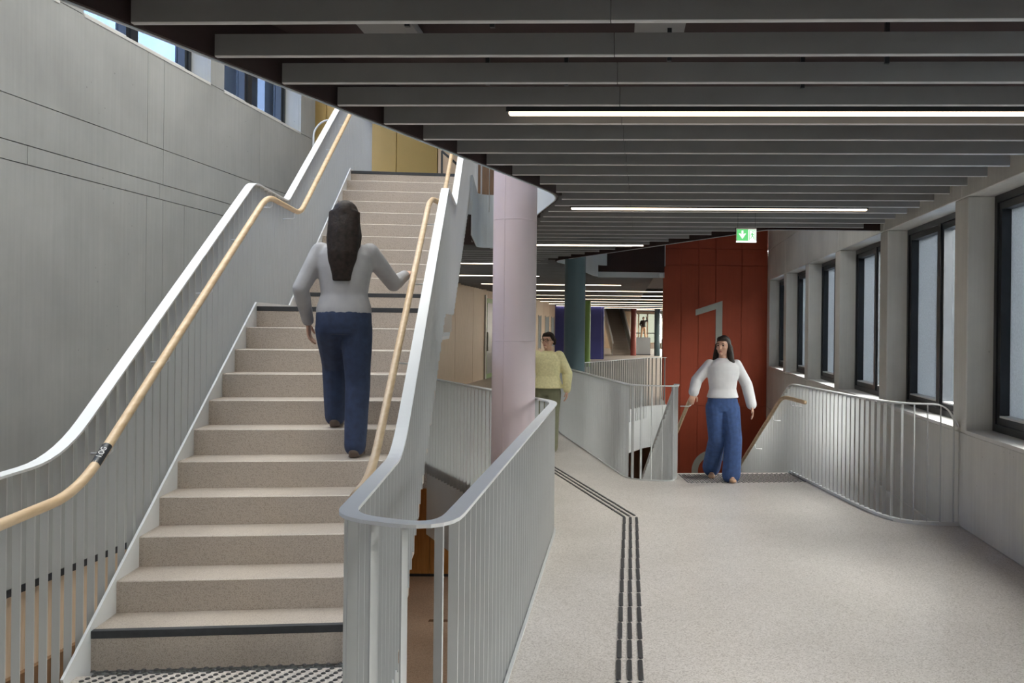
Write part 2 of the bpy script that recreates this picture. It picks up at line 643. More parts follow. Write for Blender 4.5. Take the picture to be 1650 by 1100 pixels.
def left_core(y0, y1, z0, z1, d0=-0.03, d1=-0.34):
    vs_ = []
    for off in (d1, d0):
        for (y, z) in ((y0, z0), (y1, z0), (y1, z1), (y0, z1)):
            vs_.append(bm.verts.new((XL(y) + off, y, z)))
    for idx in ((0, 1, 2, 3), (7, 6, 5, 4), (0, 4, 5, 1), (1, 5, 6, 2), (2, 6, 7, 3), (3, 7, 4, 0)):
        bm.faces.new([vs_[i] for i in idx])


left_core(-6, 14.0, -0.5, SILL_U - 0.012)
left_core(-6, 14.0, HEAD_U, 7.9)
edges = [-6.0]
for a, b in up_open:
    edges += [a, b]
edges.append(14.0)
for i in range(0, len(edges), 2):
    left_core(edges[i], edges[i + 1], SILL_U - 0.012, HEAD_U)
bmesh.ops.recalc_face_normals(bm, faces=bm.faces)
obj('wall_core', bm, 'concrete', wl)
for z0, z1, ys in ((-0.5, 2.97, (-6, -1, 3.0, 6.9, 9.43, 9.74, 10.18, 14.0)),
                   (2.97, 3.13, (-6, 0, 3.8, 7.65, 9.67, 14.0)),
                   (3.13, 3.50, (-6, -1, 3, 6.9, 9.74, 14.0)),
                   (3.50, SILL_U - 0.012, (-6, -1, 3, 6.9, 9.43, 9.74, 12.08, 14.0))):
    for a, b in zip(ys[:-1], ys[1:]):
        left_panel(a, b, z0, z1, 0.0)
for i in range(0, len(edges), 2):
    left_panel(edges[i], edges[i + 1], SILL_U - 0.012, 7.9)
bm = bmesh.new()
left_core(-6, 14.0, -0.56, -0.5, 0.004, -0.34)
bmesh.ops.recalc_face_normals(bm, faces=bm.faces)
obj('black_joint', bm, 'black', wl)  # plain black strip along the foot of the concrete
bm = bmesh.new()
left_core(-6, 20.0, LOW, -0.56, -0.02, -0.3)
bmesh.ops.recalc_face_normals(bm, faces=bm.faces)
o = obj('wall_lower_left', bm, 'beige')
tag(o, 'pale beige wall of the storey below, seen through the bars', 'wall', kind='structure')
bm = bmesh.new()
for y0 in [2.0 + 0.62 * k for k in range(14)]:
    left_core(y0, y0 + 0.6, LOW, -1.22, 0.03, -0.02)
bmesh.ops.recalc_face_normals(bm, faces=bm.faces)
o = obj('wainscot', bm, 'brown', o)


# ------------------------------------------------------------------ window wall on the right
SILL, HEAD = 0.84, 2.82
wr_open = [(18.96 - 2.7 * k, 21.32 - 2.7 * k) for k in range(9)]
wr = thing('wall_right', 'pale concrete window wall with deep piers', 'wall', kind='structure')
TW = 0.40


def right_block(name, y0, y1, z0, z1, mat='concrete_w', d0=0.0, d1=TW, parent=wr, g=0.0):
    bm = bmesh.new()
    vs_ = []
    for off in (d0, d1):
        for (y, z) in ((y0 + g, z0 + g), (y1 - g, z0 + g), (y1 - g, z1 - g), (y0 + g, z1 - g)):
            vs_.append(bm.verts.new((XW(y) + off, y, z)))
    for idx in ((0, 1, 2, 3), (7, 6, 5, 4), (0, 4, 5, 1), (1, 5, 6, 2), (2, 6, 7, 3), (3, 7, 4, 0)):
        bm.faces.new([vs_[i] for i in idx])
    bmesh.ops.recalc_face_normals(bm, faces=bm.faces)
    if g:
        bmesh.ops.bevel(bm, geom=bm.edges[:], offset=0.006, segments=1, affect='EDGES')
    return obj(name, bm, mat, parent)


ypan = [-6.0, -2.98, 2.59, 5.29, 7.99, 10.69, 13.39, 16.09, 18.79, 21.75]
for a, b in zip(ypan[:-1], ypan[1:]):
    right_block('concrete_panel', a, b, 0.0 if b <= 8.0 else -0.12, SILL - 0.03, g=0.002)
    right_block('concrete_panel', a, b, LOW, 0.0 if b <= 8.0 else -0.12, g=0.002)
    right_block('concrete_panel', a, b, HEAD, 3.52, g=0.002)
    right_block('concrete_panel', a, b, 3.52, 7.9, g=0.002)
piers = []
lo = -6.0
for a, b in sorted(wr_open):
    piers.append((lo, a))
    lo = b
piers.append((lo, 21.75))
for a, b in piers:
    right_block('pier', a, b, SILL - 0.03, HEAD, g=0.001)


def window(idx, y0, y1, z0, z1, X, sgn, gl, label, screen_far=True):
    """window in a side wall; X(y) inner face, sgn +1 for the right wall"""
    w = thing('window_%d' % idx, label, 'window', (0, 0, 0), kind='structure')
    D = 0.225

    def blk(nm, a, b, za, zb, d0, d1, mat, par=w, bev=0.0):
        bm = bmesh.new()
        vs_ = []
        for off in (d0, d1):
            for (y, z) in ((a, za), (b, za), (b, zb), (a, zb)):
                vs_.append(bm.verts.new((X(y) + sgn * off, y, z)))
        for ix in ((0, 1, 2, 3), (7, 6, 5, 4), (0, 4, 5, 1), (1, 5, 6, 2), (2, 6, 7, 3), (3, 7, 4, 0)):
            bm.faces.new([vs_[i] for i in ix])
        bmesh.ops.recalc_face_normals(bm, faces=bm.faces)
        if bev:
            bmesh.ops.bevel(bm, geom=bm.edges[:], offset=bev, segments=1, affect='EDGES')
        return obj(nm, bm, mat, par)

    blk('sill', y0 + 0.002, y1 - 0.002, z0 - 0.03, z0, -0.004, D + 0.03, 'sill')
    fw = 0.06
    E = D + 0.13
    blk('frame_jamb', y0, y0 + fw, z0, z1, D, E, 'frame')
    blk('frame_jamb', y1 - fw, y1, z0, z1, D, E, 'frame')
    blk('frame_head', y0 + fw, y1 - fw, z1 - fw, z1, D, E, 'frame')
    blk('frame_bottom', y0 + fw, y1 - fw, z0, z0 + fw, D, E, 'frame')
    ym = (y0 + y1) / 2
    blk('mullion', ym - 0.045, ym + 0.045, z0 + fw, z1 - fw, D, E, 'frame')
    sw = 0.06
    for (a, b, far) in ((y0 + fw, ym - 0.045, False), (ym + 0.045, y1 - fw, True)):
        s = thing('sash', None, None)
        s.parent = w
        a += 0.005
        b -= 0.005
        za, zb = z0 + fw + 0.005, z1 - fw - 0.005
        for (p, q, r, t) in ((a, a + sw, za, zb), (b - sw, b, za, zb), (a + sw, b - sw, za, za + sw), (a + sw, b - sw, zb - sw, zb)):
            blk('sash_bar', p, q, r, t, D + 0.015, E - 0.005, 'frame', s)
        blk('bead', a + sw, b - sw, za + sw - 0.004, za + sw + 0.012, D + 0.012, D + 0.1, 'cap', s)
        if far and screen_far:
            blk('screen_panel', a + sw, b - sw, za + sw, zb - sw, D + 0.095, D + 0.105, 'screen', s)
        else:
            blk('pane', a + sw, b - sw, za + sw, zb - sw, D + 0.095, D + 0.103, gl, s)
    return w


names = ['farthest window, next to the red wall', 'second window from the red wall', 'third window from the red wall',
         'fourth window from the red wall', 'window behind the end of the curved railing', 'nearest window, at the right edge of the picture',
         'window beside the viewer, outside the picture', 'window behind the viewer', 'last window behind the viewer']
for k, (a, b) in enumerate(wr_open):
    window(k + 1, a, b, SILL, HEAD, XW, 1, 'glass', names[k])
    portal('daylight_portal', (XW((a + b) / 2) + 0.36, (a + b) / 2, (SILL + HEAD) / 2), (0, PI / 2, 0.0369), HEAD - SILL, b - a)
ln = ['high window, out of sight over the ceiling edge', 'second high window, out of sight', 'third high window, hidden by the ceiling edge',
      'high blue window left of the pier in the concrete wall', 'high blue window beside the ochre wall']
for k, (a, b) in enumerate(up_open):
    window(10 + k, a, b, SILL_U, HEAD_U, XL, -1, 'glass_blue', ln[k], False)
    portal('daylight_portal', (XL((a + b) / 2) - 0.36, (a + b) / 2, (SILL_U + HEAD_U) / 2), (0, -PI / 2, 0.0416), HEAD_U - SILL_U, b - a)

# ------------------------------------------------------------------ red wall with storey numerals
RY = 21.7
rw = thing('wall_back', 'red painted concrete wall with large pale storey numerals', 'wall', kind='structure')
xs = [0.99, 1.41, 1.82, 2.22, 2.83, 3.44]
part_box('wall_core', 0.995, 3.44, RY + 0.03, RY + 0.35, LOW, 7.9, 'red', rw)
for a, b in zip(xs[:-1], xs[1:]):
    for z0, z1 in ((LOW, -0.12), (-0.12, 3.17), (3.17, 3.56), (3.56, 7.9)):
        part_box('concrete_panel', a + 0.004, b - 0.004, RY, RY + 0.03, z0 + 0.005, z1 - 0.005, 'red', rw, 0.004)
# numeral 1
bm = bmesh.new()
pts = [(1.755, 2.13), (2.385, 2.345), (2.385, 0.0), (2.23, 0.0), (2.23, 2.145), (1.755, 1.99)]
fr = [bm.verts.new((x, RY - 0.004, z)) for x, z in pts]
bk = [bm.verts.new((x, RY - 0.0005, z)) for x, z in pts]
bm.faces.new(fr)
bm.faces.new(bk[::-1])
for i in range(6):
    bm.faces.new((fr[i], bk[i], bk[(i + 1) % 6], fr[(i + 1) % 6]))
bmesh.ops.recalc_face_normals(bm, faces=bm.faces)
tag(obj('painted_numeral', bm, 'numeral', rw), 'pale painted numeral 1')
# numeral 0
bm = bmesh.new()
cx0, cz0, ra, rb, th = 2.19, -2.36, 0.49, 1.2, 0.15
segs = 56


def oval(a, hw, hh):
    # stadium outline
    c, s = math.cos(a), math.sin(a)
    st = hh - hw
    return (cx0 + hw * c, cz0 + hw * s + (st if s >= 0 else -st))


loops = []
for yy, hw_, hh_ in ((RY - 0.004, ra, rb), (RY - 0.004, ra - th, rb - th), (RY - 0.0005, ra - th, rb - th), (RY - 0.0005, ra, rb)):
    loops.append([bm.verts.new((x, yy, z)) for x, z in (oval(2 * PI * (k + 0.5) / segs, hw_, hh_) for k in range(segs))])
for i in range(4):
    l0, l1 = loops[i], loops[(i + 1) % 4]
    for k in range(segs):
        bm.faces.new((l0[k], l0[(k + 1) % segs], l1[(k + 1) % segs], l1[k]))
bmesh.ops.recalc_face_normals(bm, faces=bm.faces)
tag(obj('painted_numeral', bm, 'numeral', rw), 'pale painted numeral 0')

# ------------------------------------------------------------------ ceiling: dark soffit, slab, fascias, slats
near_edge = [(-4.46, -4.4), (-0.70, 7.80), (-0.56, 8.36), (-0.90, 9.75), (-1.28, 12.2), (-1.72, 13.8), (XR_(13.7) + 0.03, 13.8), (XR_(11.95) + 0.03, 11.95)]
ne = rounded(near_edge, [0, 0.35, 0.35, 0.3, 0.3, 0.25, 0.25, 0], 6)
far_v = [(XW(10.95), 10.9), (1.73, 10.92), (-1.22, 16.45), (-1.0, 17.4), (-0.62, 21.0), (-0.45, 21.4), (1.02, 21.4)]
fv = rounded(far_v, [0, 0.1, 0.4, 0.4, 0.4, 0.2, 0], 6)
pc = [(-4.46, -6.0), (XW(-6), -6.0)]
pc += [p[:2] for p in fv]
pc += [(1.02, 80.0), (-6.5, 80.0), (-6.5, 14.0), (XLr(13.9) + 0.03, 13.98), (XLr(11.72) + 0.03, 11.72), (XR_(11.9) - 0.02, 11.93)]
pc += [p[:2] for p in ne[::-1]]
ce = prism('ceiling', pc, 3.12, UP, None, None, ['dark_brown', 'floor', 'fascia'])
tag(ce, 'dark slatted ceiling under the upper storey', 'ceiling', kind='structure')
s3 = [(p[0], p[1], 0.0) for p in ne]
o = sweep('trim_4', s3, [(0.0, CEIL), (-0.012, CEIL), (-0.012, UP + 0.01), (0.0, UP + 0.01)], 'fascia')
tag(o, 'pale fascia of the upper floor round the stair void', 'trim', kind='structure')
o2 = sweep('fascia_backing', s3, [(0.001, CEIL + 0.006), (0.02, CEIL + 0.006), (0.02, 3.12), (0.001, 3.12)], 'dark_brown', o)
s4 = [(p[0], p[1], 0.0) for p in fv]
# fascia of the far void: pale along the curved side, dark on the straight back edge
ns_ = [i for i, p in enumerate(s4) if p[1] > 20.9][0]
o = sweep('trim_5', s4[:ns_ + 4], [(0.0, CEIL), (0.012, CEIL), (0.012, UP), (0.0, UP)], 'fascia')
tag(o, 'pale fascia of the upper floor round the far void', 'trim', kind='structure')
sweep('fascia_backing', s4[:ns_ + 4], [(-0.001, CEIL + 0.006), (-0.02, CEIL + 0.006), (-0.02, 3.12), (-0.001, 3.12)], 'dark_brown', o)
o = part_box('trim_6', s4[ns_ + 3][0], 1.0, 21.39, 21.43, CEIL + 0.13, UP, 'dark_brown')
tag(o, 'dark brown beam across the back of the far void', 'trim', kind='structure')
part_box('edge_strip', s4[ns_ + 3][0], 1.0, 21.38, 21.43, CEIL, CEIL + 0.125, 'fascia', o)
tag(part_box('trim_7', 0.86, 0.985, 21.15, 21.38, CEIL - 0.0, CEIL + 0.11, 'fascia', None, 0.02), 'small white bulkhead corner against the red wall', 'trim', kind='structure')


def interp(tbl, y):
    for (y0, x0), (y1, x1) in zip(tbl[:-1], tbl[1:]):
        if y0 <= y <= y1:
            return x0 + (x1 - x0) * (y - y0) / (y1 - y0)
    return tbl[-1][1]


left_t = [(-6, -5.2), (-4.4, -4.46), (7.80, -0.70), (8.36, -0.60), (9.75, -0.90), (12.2, -1.28), (13.8, -1.72), (13.95, -2.1), (13.96, -5.0), (25, -4.6), (80, -2.8)]
right_t = [(-6, XW(-6)), (10.9, XW(10.9)), (10.91, 1.73), (16.45, -1.22), (17.4, -1.0), (21.2, -0.55), (21.5, 1.02), (80, 1.02)]
SLW, SLH = 0.030, 0.098


def slat_mesh(L_):
    bm = bmesh.new()
    b = 0.004
    prof = [(-SLW / 2, SLH), (-SLW / 2, b), (-SLW / 2 + b, 0), (SLW / 2 - b, 0), (SLW / 2, b), (SLW / 2, SLH)]
    r0 = [bm.verts.new((0, y, z)) for y, z in prof]
    r1 = [bm.verts.new((L_, y, z)) for y, z in prof]
    n = len(prof)
    for i in range(n):
        f = bm.faces.new((r0[i], r0[(i + 1) % n], r1[(i + 1) % n], r1[i]))
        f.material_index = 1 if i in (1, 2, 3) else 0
    bm.faces.new(r0[::-1])
    bm.faces.new(r1)
    bmesh.ops.recalc_face_normals(bm, faces=bm.faces)
    return bm


SLOPE = -0.045
SA = math.atan(SLOPE)
y_left, k = 0, -8
lamp_rows = []
far_bm = bmesh.new()
while True:
    yk = 3.58 + 0.447 * k
    if yk > 40:
        break
    k += 1
    # ends found along the inclined line
    def ends(yk=yk):
        xl = interp(left_t, yk) + 0.27
        for _ in range(4):
            xl = interp(left_t, yk + SLOPE * (xl + 0.35)) + (0.04 if yk < 7.6 else 0.08)
        xr = interp(right_t, yk) - 0.1
        for _ in range(4):
            xr = interp(right_t, yk + SLOPE * (xr + 0.35)) - (0.13 if yk < 10.5 else 0.26)
        return xl, xr
    xl, xr = ends()
    if abs(((yk - 21.4 + 2) % 4.07) - 2) < 0.06 and yk > 17:
        continue
    if xr - xl < 0.1:
        continue
    if yk < 17.0:
        xj = -0.05 + 0.025 * (yk - 3.57) if yk < 11.2 else None
        spans = [(xl, xr)]
        if xj is not None and xl < xj < xr:
            spans = [(xl, xj - 0.001), (xj + 0.001, xr)]
        for a, b in spans:
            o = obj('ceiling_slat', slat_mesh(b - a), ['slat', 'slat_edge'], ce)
            o.location = (a, yk + SLOPE * (a + 0.35), CEIL)
            o.rotation_euler = (0, 0, SA)
    else:
        bm_box(far_bm, xl, xr, yk - 0.015, yk + 0.015, CEIL, CEIL + SLH)
o = obj('distant_slats', far_bm, 'slat', ce)
o['kind'] = 'stuff'
# hangers and service trays dimly visible between the slats
for x, y in ((-0.9, 3.8), (-0.55, 3.8), (0.2, 4.25), (1.2, 4.25), (-0.3, 4.7), (0.9, 4.7), (-0.7, 4.7)):
    part_box('hanger_rod', x, x + 0.02, y - 0.01, y + 0.01, CEIL + 0.05, 3.13, 'black', ce)
for y in (3.70, 4.15):
    part_box('perforated_tray', 0.05, 0.28, y - 0.1, y + 0.22, 3.05, 3.075, 'slat', ce)
part_box('carrier_rail', -1.2, -0.95, 3.3, 4.6, 3.02, 3.06, 'slat', ce)

# roof over the upper storey, with a skylight above the stair void
ro = thing('roof', 'roof over the stair void with a glazed skylight', 'roof', kind='structure')
for (a, b, c, d) in ((-6.5, 3.9, -6, -1.5), (-6.5, 3.9, 12.5, 26), (-1.3, 3.9, -1.5, 12.5), (-6.5, -4.7, -1.5, 12.5)):
    part_box('roof_slab', a, b, c, d, 7.9, 8.1, 'roof', ro)
for k in range(8):
    part_box('glazing_bar', -4.7, -1.3, -1.5 + k * 2.0 - 0.03, -1.5 + k * 2.0 + 0.03, 7.95, 8.03, 'metal', ro)
for k in range(7):
    part_box('skylight_pane', -4.7, -1.3, -1.47 + k * 2.0, 0.47 + k * 2.0, 7.98, 7.99, 'glass_roof', ro)
portal('daylight_portal', (-3.0, 5.5, 8.12), (0, 0, 0), 3.4, 14.0)
tag(part_box('wall_far_side', -6.7, -6.5, 14.0, 80.3, LOW, UP, 'beige'), 'side wall closing the far hall behind the beige panels', 'wall', kind='structure')
tag(part_box('wall_upper_end', -6.5, 3.9, 22.4, 22.6, UP, 7.9, 'concrete_w'), 'end wall of the upper storey, out of sight', 'wall', kind='structure')
tag(part_box('wall_upper_left', -6.7, -6.5, 14.0, 22.6, UP, 7.9, 'concrete_w'), 'side wall of the upper storey, out of sight', 'wall', kind='structure')
tag(part_box('wall_front', -6.5, 3.9, -6.3, -6.0, LOW, 7.9, 'concrete_w'), 'plain concrete wall behind the viewer', 'wall', kind='structure')

# ------------------------------------------------------------------ the main staircase
NL0 = 4.51
GO = 0.29


def nosing_y(n):
    return NL0 + GO * n if n <= 10 else 8.816 + GO * (n - 11)


WT = 1.455


def make_step(depth, name='step'):
    bm = bmesh.new()
    bm_box(bm, 0, WT, 0, depth, -0.03, RISE)
    es = [e for e in bm.edges if abs(e.verts[0].co.z - RISE) < 1e-4 and abs(e.verts[1].co.z - RISE) < 1e-4
          and abs(e.verts[0].co.y) < 1e-4 and abs(e.verts[1].co.y) < 1e-4]
    bmesh.ops.bevel(bm, geom=es, offset=0.005, segments=1, affect='EDGES')
    me = bpy.data.meshes.new(name)
    bm.to_mesh(me)
    bm.free()
    me.materials.append(M['step'])
    return me


st = thing('staircase', 'straight terrazzo staircase climbing to the upper floor beside the concrete wall', 'staircase', (-2.57, 4.51, 0))
st_origin = Vector((-2.57, 4.51, 0))
step_me = make_step(0.312)
land_me = make_step((8.83 - 7.41) * K)
top_me = make_step(0.25)
nos_me = box_mesh('nosing_strip', 0.0, WT, -0.003, 0.032, RISE - 0.036, RISE + 0.0025, 'nosing', 0.002)
SANG = math.atan(0.1208)
for n in range(22):
    y = nosing_y(n)
    x = -2.022 - 0.1208 * y
    me = land_me if n == 10 else (top_me if n == 21 else step_me)
    s = inst('landing' if n == 10 else 'step', me, st, (x - st_origin.x, y - st_origin.y, n * RISE), SANG)
    if n in (0, 10, 11, 21):
        inst('nosing_strip', nos_me, s)


def pitch_line(off_lo, off_hi, side, y_base=0.0):
    """closed outline in (y along stair-plan, z) of a stringer plate"""
    dy = 0.0 if side == 'L' else 0.1208 * WT / K
    a = NL0 + dy
    pts_hi = [(a - 0.28, 0.0 + off_hi), (7.41 + dy, 11 * RISE + off_hi), (8.816 - GO + dy, 11 * RISE + off_hi),
              (11.716 + dy, UP + off_hi), (11.95 + dy, UP + off_hi)]
    pts_lo = [(11.95 + dy, UP + off_lo - 0.02), (11.716 + 0.12 + dy, UP + off_lo), (8.816 - GO + 0.14 + dy, 11 * RISE + off_lo),
              (7.41 + 0.14 + dy, 11 * RISE + off_lo), (a - 0.28 + 0.12, off_lo)]
    return pts_hi + pts_lo


def stringer(name, side, xline, th, off_lo, off_hi):
    bm = bmesh.new()
    o_ = pitch_line(off_lo, off_hi, side)
    A = [bm.verts.new((xline(y), y, z)) for y, z in o_]
    B = [bm.verts.new((xline(y) + th, y, z)) for y, z in o_]
    n = len(o_)
    f1, f2 = bm.faces.new(A), bm.faces.new(B[::-1])
    for i in range(n):
        bm.faces.new((A[i], B[i], B[(i + 1) % n], A[(i + 1) % n]))
    bmesh.ops.recalc_face_normals(bm, faces=bm.faces)
    bmesh.ops.triangulate(bm, faces=[f1, f2])
    for v in bm.verts:
        v.co -= st_origin
    return obj(name, bm, 'cap', st)


stringer('stringer', 'L', lambda y: XLr(y) + 0.034, 0.014, -0.30, 0.035)
stringer('stringer', 'R', lambda y: XR_(y) - 0.048, 0.014, -0.26, 0.012)
# soffit plate under the flights
bm = bmesh.new()
prof = [(NL0 - 0.05, -0.10), (7.50, 11 * RISE - 0.20), (8.62, 11 * RISE - 0.20), (11.80, UP - 0.20)]
rows = []
for y, z in prof:
    xl_, xr_ = XLr(y) + 0.05, XR_(y) - 0.05
    rows.append([bm.verts.new(Vector((xl_, y, z)) - st_origin), bm.verts.new(Vector((xr_, y + 0.17, z)) - st_origin),
                 bm.verts.new(Vector((xr_, y + 0.17, z - 0.03)) - st_origin), bm.verts.new(Vector((xl_, y, z - 0.03)) - st_origin)])
for r0, r1 in zip(rows[:-1], rows[1:]):
    for i in range(4):
        bm.faces.new((r0[i], r0[(i + 1) % 4], r1[(i + 1) % 4], r1[i]))
bm.faces.new(rows[0])
bm.faces.new(rows[-1][::-1])
bmesh.ops.recalc_face_normals(bm, faces=bm.faces)
obj('soffit', bm, 'fascia', st)

# ------------------------------------------------------------------ railings of upright flat bars
FIN_T, FIN_W = 0.0065, 0.034
fin_me = box_mesh('baluster', -FIN_T / 2, FIN_T / 2, -FIN_W / 2, FIN_W / 2, 0, 1, 'metal')
CAP_W, CAP_H = 0.062, 0.012


def railing(name, label, path, radii, spacing=0.1, group=None, phase=0.03, strip=None):
    """path points: x, y, cap height, lower end of the bars"""
    pth = rounded(path, radii, 7)
    base = pth[0]
    r = thing(name, label, 'railing', (0, 0, 0), 0, group)
    sweep('top_rail', pth, [(-CAP_W / 2, 0), (-CAP_W / 2, -CAP_H), (CAP_W / 2, -CAP_H), (CAP_W / 2, 0)], 'cap', r)
    acc, nxt = 0.0, phase
    for a, b in zip(pth[:-1], pth[1:]):
        L_ = math.dist(a[:2], b[:2])
        if L_ < 1e-6:
            continue
        ang = math.atan2(b[1] - a[1], b[0] - a[0])
        while nxt <= acc + L_:
            t = (nxt - acc) / L_
            p = [a[i] + (b[i] - a[i]) * t for i in range(4)]
            inst('baluster', fin_me, r, (p[0], p[1], p[3]), ang, (1, 1, p[2] - CAP_H * 0.8 - p[3]))
            nxt += spacing
        acc += L_
    return r


def handrail(r, pts, rad=0.021, brackets=(), off=None, radii=0.12):
    p = rounded(pts, radii, 8)
    h = tube('handrail', p, rad, 'wood', r, 14)
    return h


def bracket(r, p, q):
    """thin white angle from under the handrail (p) to the bar plane (q)"""
    m_ = (p[0], p[1], p[2] - 0.075)
    tube('bracket', [(p[0], p[1], p[2] - 0.015), (p[0], p[1], p[2] - 0.06), (m_[0] + (q[0] - m_[0]) * 0.15, m_[1] + (q[1] - m_[1]) * 0.15, m_[2]), (q[0], q[1], m_[2])],
         0.0055, 'cap', r, 6)


CAPL = 1.05
dyR = 0.1208 * 1.47 / K
# right-hand stair railing, sweeping round the head of the void and along its other side
p1 = [(XR_(13.35), 13.35, UP + 1.05, UP - 0.75),
      (XR_(11.95), 11.95, UP + 1.05, UP - 0.30),
      (XR_(8.70), 8.70, 2.815, 1.78),
      (XR_(7.586), 7.586, 2.815, 1.78),
      (XR_(4.484), 4.484, CAPL, 0.02),
      (XR_(4.05), 4.05, CAPL, -0.25),
      (-0.905, 3.03, CAPL, -0.25),
      (-0.545, 2.86, CAPL, -0.25),
      (-0.545, 7.79, CAPL, -0.12),
      (-2.40, 11.38, CAPL, -0.12)]
r_void = railing('stair_railing', 'pale grey bar railing of the staircase that loops round the void in the foreground', p1,
                 [0, 0.12, 0.10, 0.10, 0.30, 0.05, 0.14, 0.22, 0.25, 0], 0.119)
hw = 0.125
h1 = [(XR_(7.75) - hw + 0.09, 7.78, 2.70), (XR_(7.70) - hw + 0.01, 7.72, 2.73), (XR_(7.50) - hw, 7.50, 2.67), (XR_(4.484) - hw, 4.484, 0.945), (XR_(4.0) - hw, 4.0, 0.93)]
handrail(r_void, h1, 0.022, radii=[0, 0.03, 0.12, 0.3, 0])
h1b = [(XR_(8.75) - hw + 0.06, 8.72, 2.70), (XR_(8.8) - hw, 8.8, 2.72), (XR_(8.95) - hw, 8.95, 2.82), (XR_(11.95) - hw, 11.95, 4.52), (XR_(12.5) - hw, 12.5, 4.54)]
handrail(r_void, h1b, 0.022, radii=[0, 0.03, 0.1, 0.2, 0])
for y in (4.6, 5.5, 6.4, 7.3):
    z = 0.945 + (y - 4.484) * 0.5695
    bracket(r_void, (XR_(y) - hw, y, z), (XR_(y) - 0.02, y, z))

# left-hand stair railing
p2 = [(XLr(0.9) + 0.10, 0.9, CAPL, -0.25),
      (XLr(3.2) + 0.02, 3.2, CAPL, -0.25),
      (XLr(4.25), 4.25, CAPL, -0.12),
      (XLr(7.41), 7.41, 2.815, 1.74),
      (XLr(8.524), 8.524, 2.815, 1.74),
      (XLr(11.716), 11.716, UP + 1.03, UP - 0.08),
      (XLr(13.75), 13.75, UP + 1.05, UP - 0.08)]
r_left = railing('stair_railing', 'pale grey bar railing of the staircase on the concrete wall side', p2,
                 [0, 0.4, 0.30, 0.12, 0.08, 0.12, 0], 0.12)
h2 = [(XLr(2.6) + 0.17, 2.6, 0.895), (XLr(3.4) + 0.14, 3.4, 0.895), (XLr(4.19) + hw, 4.19, 0.90), (XLr(7.40) + hw, 7.40, 2.70), (XLr(8.56) + hw, 8.56, 2.70),
      (XLr(11.7) + hw, 11.7, UP + 0.90), (XLr(12.6) + hw, 12.6, UP + 0.92)]
handrail(r_left, h2, 0.023, radii=[0, 0.4, 0.26, 0.22, 0.18, 0.2, 0])
for y in (3.45, 4.55, 5.3, 6.05, 6.8, 7.55):
    z = 0.895 if y < 4.19 else min(2.70, 0.90 + (y - 4.19) * 0.561)
    bracket(r_left, (XLr(y) + hw, y, z), (XLr(y) + 0.02, y, z))
for y in (8.35, 8.75, 9.5, 10.25, 11.0):
    z = max(2.70, 2.70 + (y - 8.56) * 0.585)
    bracket(r_left, (XLr(y) + hw, y, z), (XLr(y) + 0.02, y, z))
# small black tactile plate on the handrail
ya, yb = 4.36, 4.49
za, zb = 0.90 + (ya - 4.19) * 0.561, 0.90 + (yb - 4.19) * 0.561
ex_ = Vector((XLr(yb) - XLr(ya), yb - ya, zb - za)).normalized()
nz_ = Vector((0.35, -0.62, 0.66))
nz_ = (nz_ - ex_ * nz_.dot(ex_)).normalized()
ey_ = nz_.cross(ex_)
bm = bmesh.new()
rows_ = []
for y_, z_ in ((ya, za), (yb, zb)):
    c_ = Vector((XLr(y_) + hw, y_, z_))
    angs = [math.radians(-72 + 12 * k) for k in range(13)]
    rows_.append([bm.verts.new(c_ + (nz_ * math.cos(a_) + ey_ * math.sin(a_)) * 0.0245) for a_ in angs]
                 + [bm.verts.new(c_ + (nz_ * math.cos(a_) + ey_ * math.sin(a_)) * 0.0215) for a_ in reversed(angs)])
n_ = len(rows_[0])
for k in range(n_):
    bm.faces.new((rows_[0][k], rows_[0][(k + 1) % n_], rows_[1][(k + 1) % n_], rows_[1][k]))
for k in range(12):
    for r_ in rows_:
        bm.faces.new((r_[k], r_[k + 1], r_[n_ - 2 - k], r_[n_ - 1 - k]))
bmesh.ops.recalc_face_normals(bm, faces=bm.faces)
tp = obj('tactile_plate', bm, 'black', r_left)
fc_ = bpy.data.curves.new('plate_text', 'FONT')
fc_.body = '1.OG'
fc_.size = 0.036
fc_.align_x = 'CENTER'
fc_.align_y = 'CENTER'
fc_.extrude = 0.0004
tmp = bpy.data.objects.new('plate_text', fc_)
C.objects.link(tmp)
dg_ = bpy.context.evaluated_depsgraph_get()
tme = bpy.data.meshes.new_from_object(tmp.evaluated_get(dg_))
bpy.data.objects.remove(tmp)
tme.materials.clear()
tme.materials.append(M['white'])
txt = bpy.data.objects.new('plate_text', tme)
C.objects.link(txt)
txt.parent = tp
mid = Vector((XLr((ya + yb) / 2) + hw, (ya + yb) / 2, (za + zb) / 2)) + nz_ * 0.0252
txt.matrix_world = Matrix.Translation(mid) @ Matrix((ex_, ey_, nz_)).transposed().to_4x4()

# railing round the far void and down beside the second staircase
XS2L = lambda y: 0.665 - 0.1208 * (y - 10.7)
XS2R = lambda y: 2.00 - 0.1208 * (y - 10.86)
p3 = [(1.0, 20.28, CAPL, -0.25), (0.60, 19.98, CAPL, -0.25), (-0.95, 16.0, CAPL, -0.25), (-0.99, 15.0, CAPL, -0.25), (0.125, 10.22, CAPL, -0.25),
      (0.615, 10.13, CAPL, -0.25), (0.655, 10.62, CAPL, -0.25), (XS2L(13.6), 13.6, CAPL - 1.68, -0.25 - 1.68)]
r_mid = railing('railing', 'pale grey bar railing round the far void up to the stair head', p3,
                [0, 0.25, 0.5, 0.5, 0.25, 0.16, 0.15, 0], 0.12)
handrail(r_mid, [(0.665 + 0.13, 10.16, 0.89), (XS2L(10.5) + 0.12, 10.55, 0.89), (XS2L(13.6) + 0.12, 13.6, -0.85)], 0.022, radii=[0, 0.15, 0])
bracket(r_mid, (0.79, 10.25, 0.89), (0.67, 10.25, 0.89))
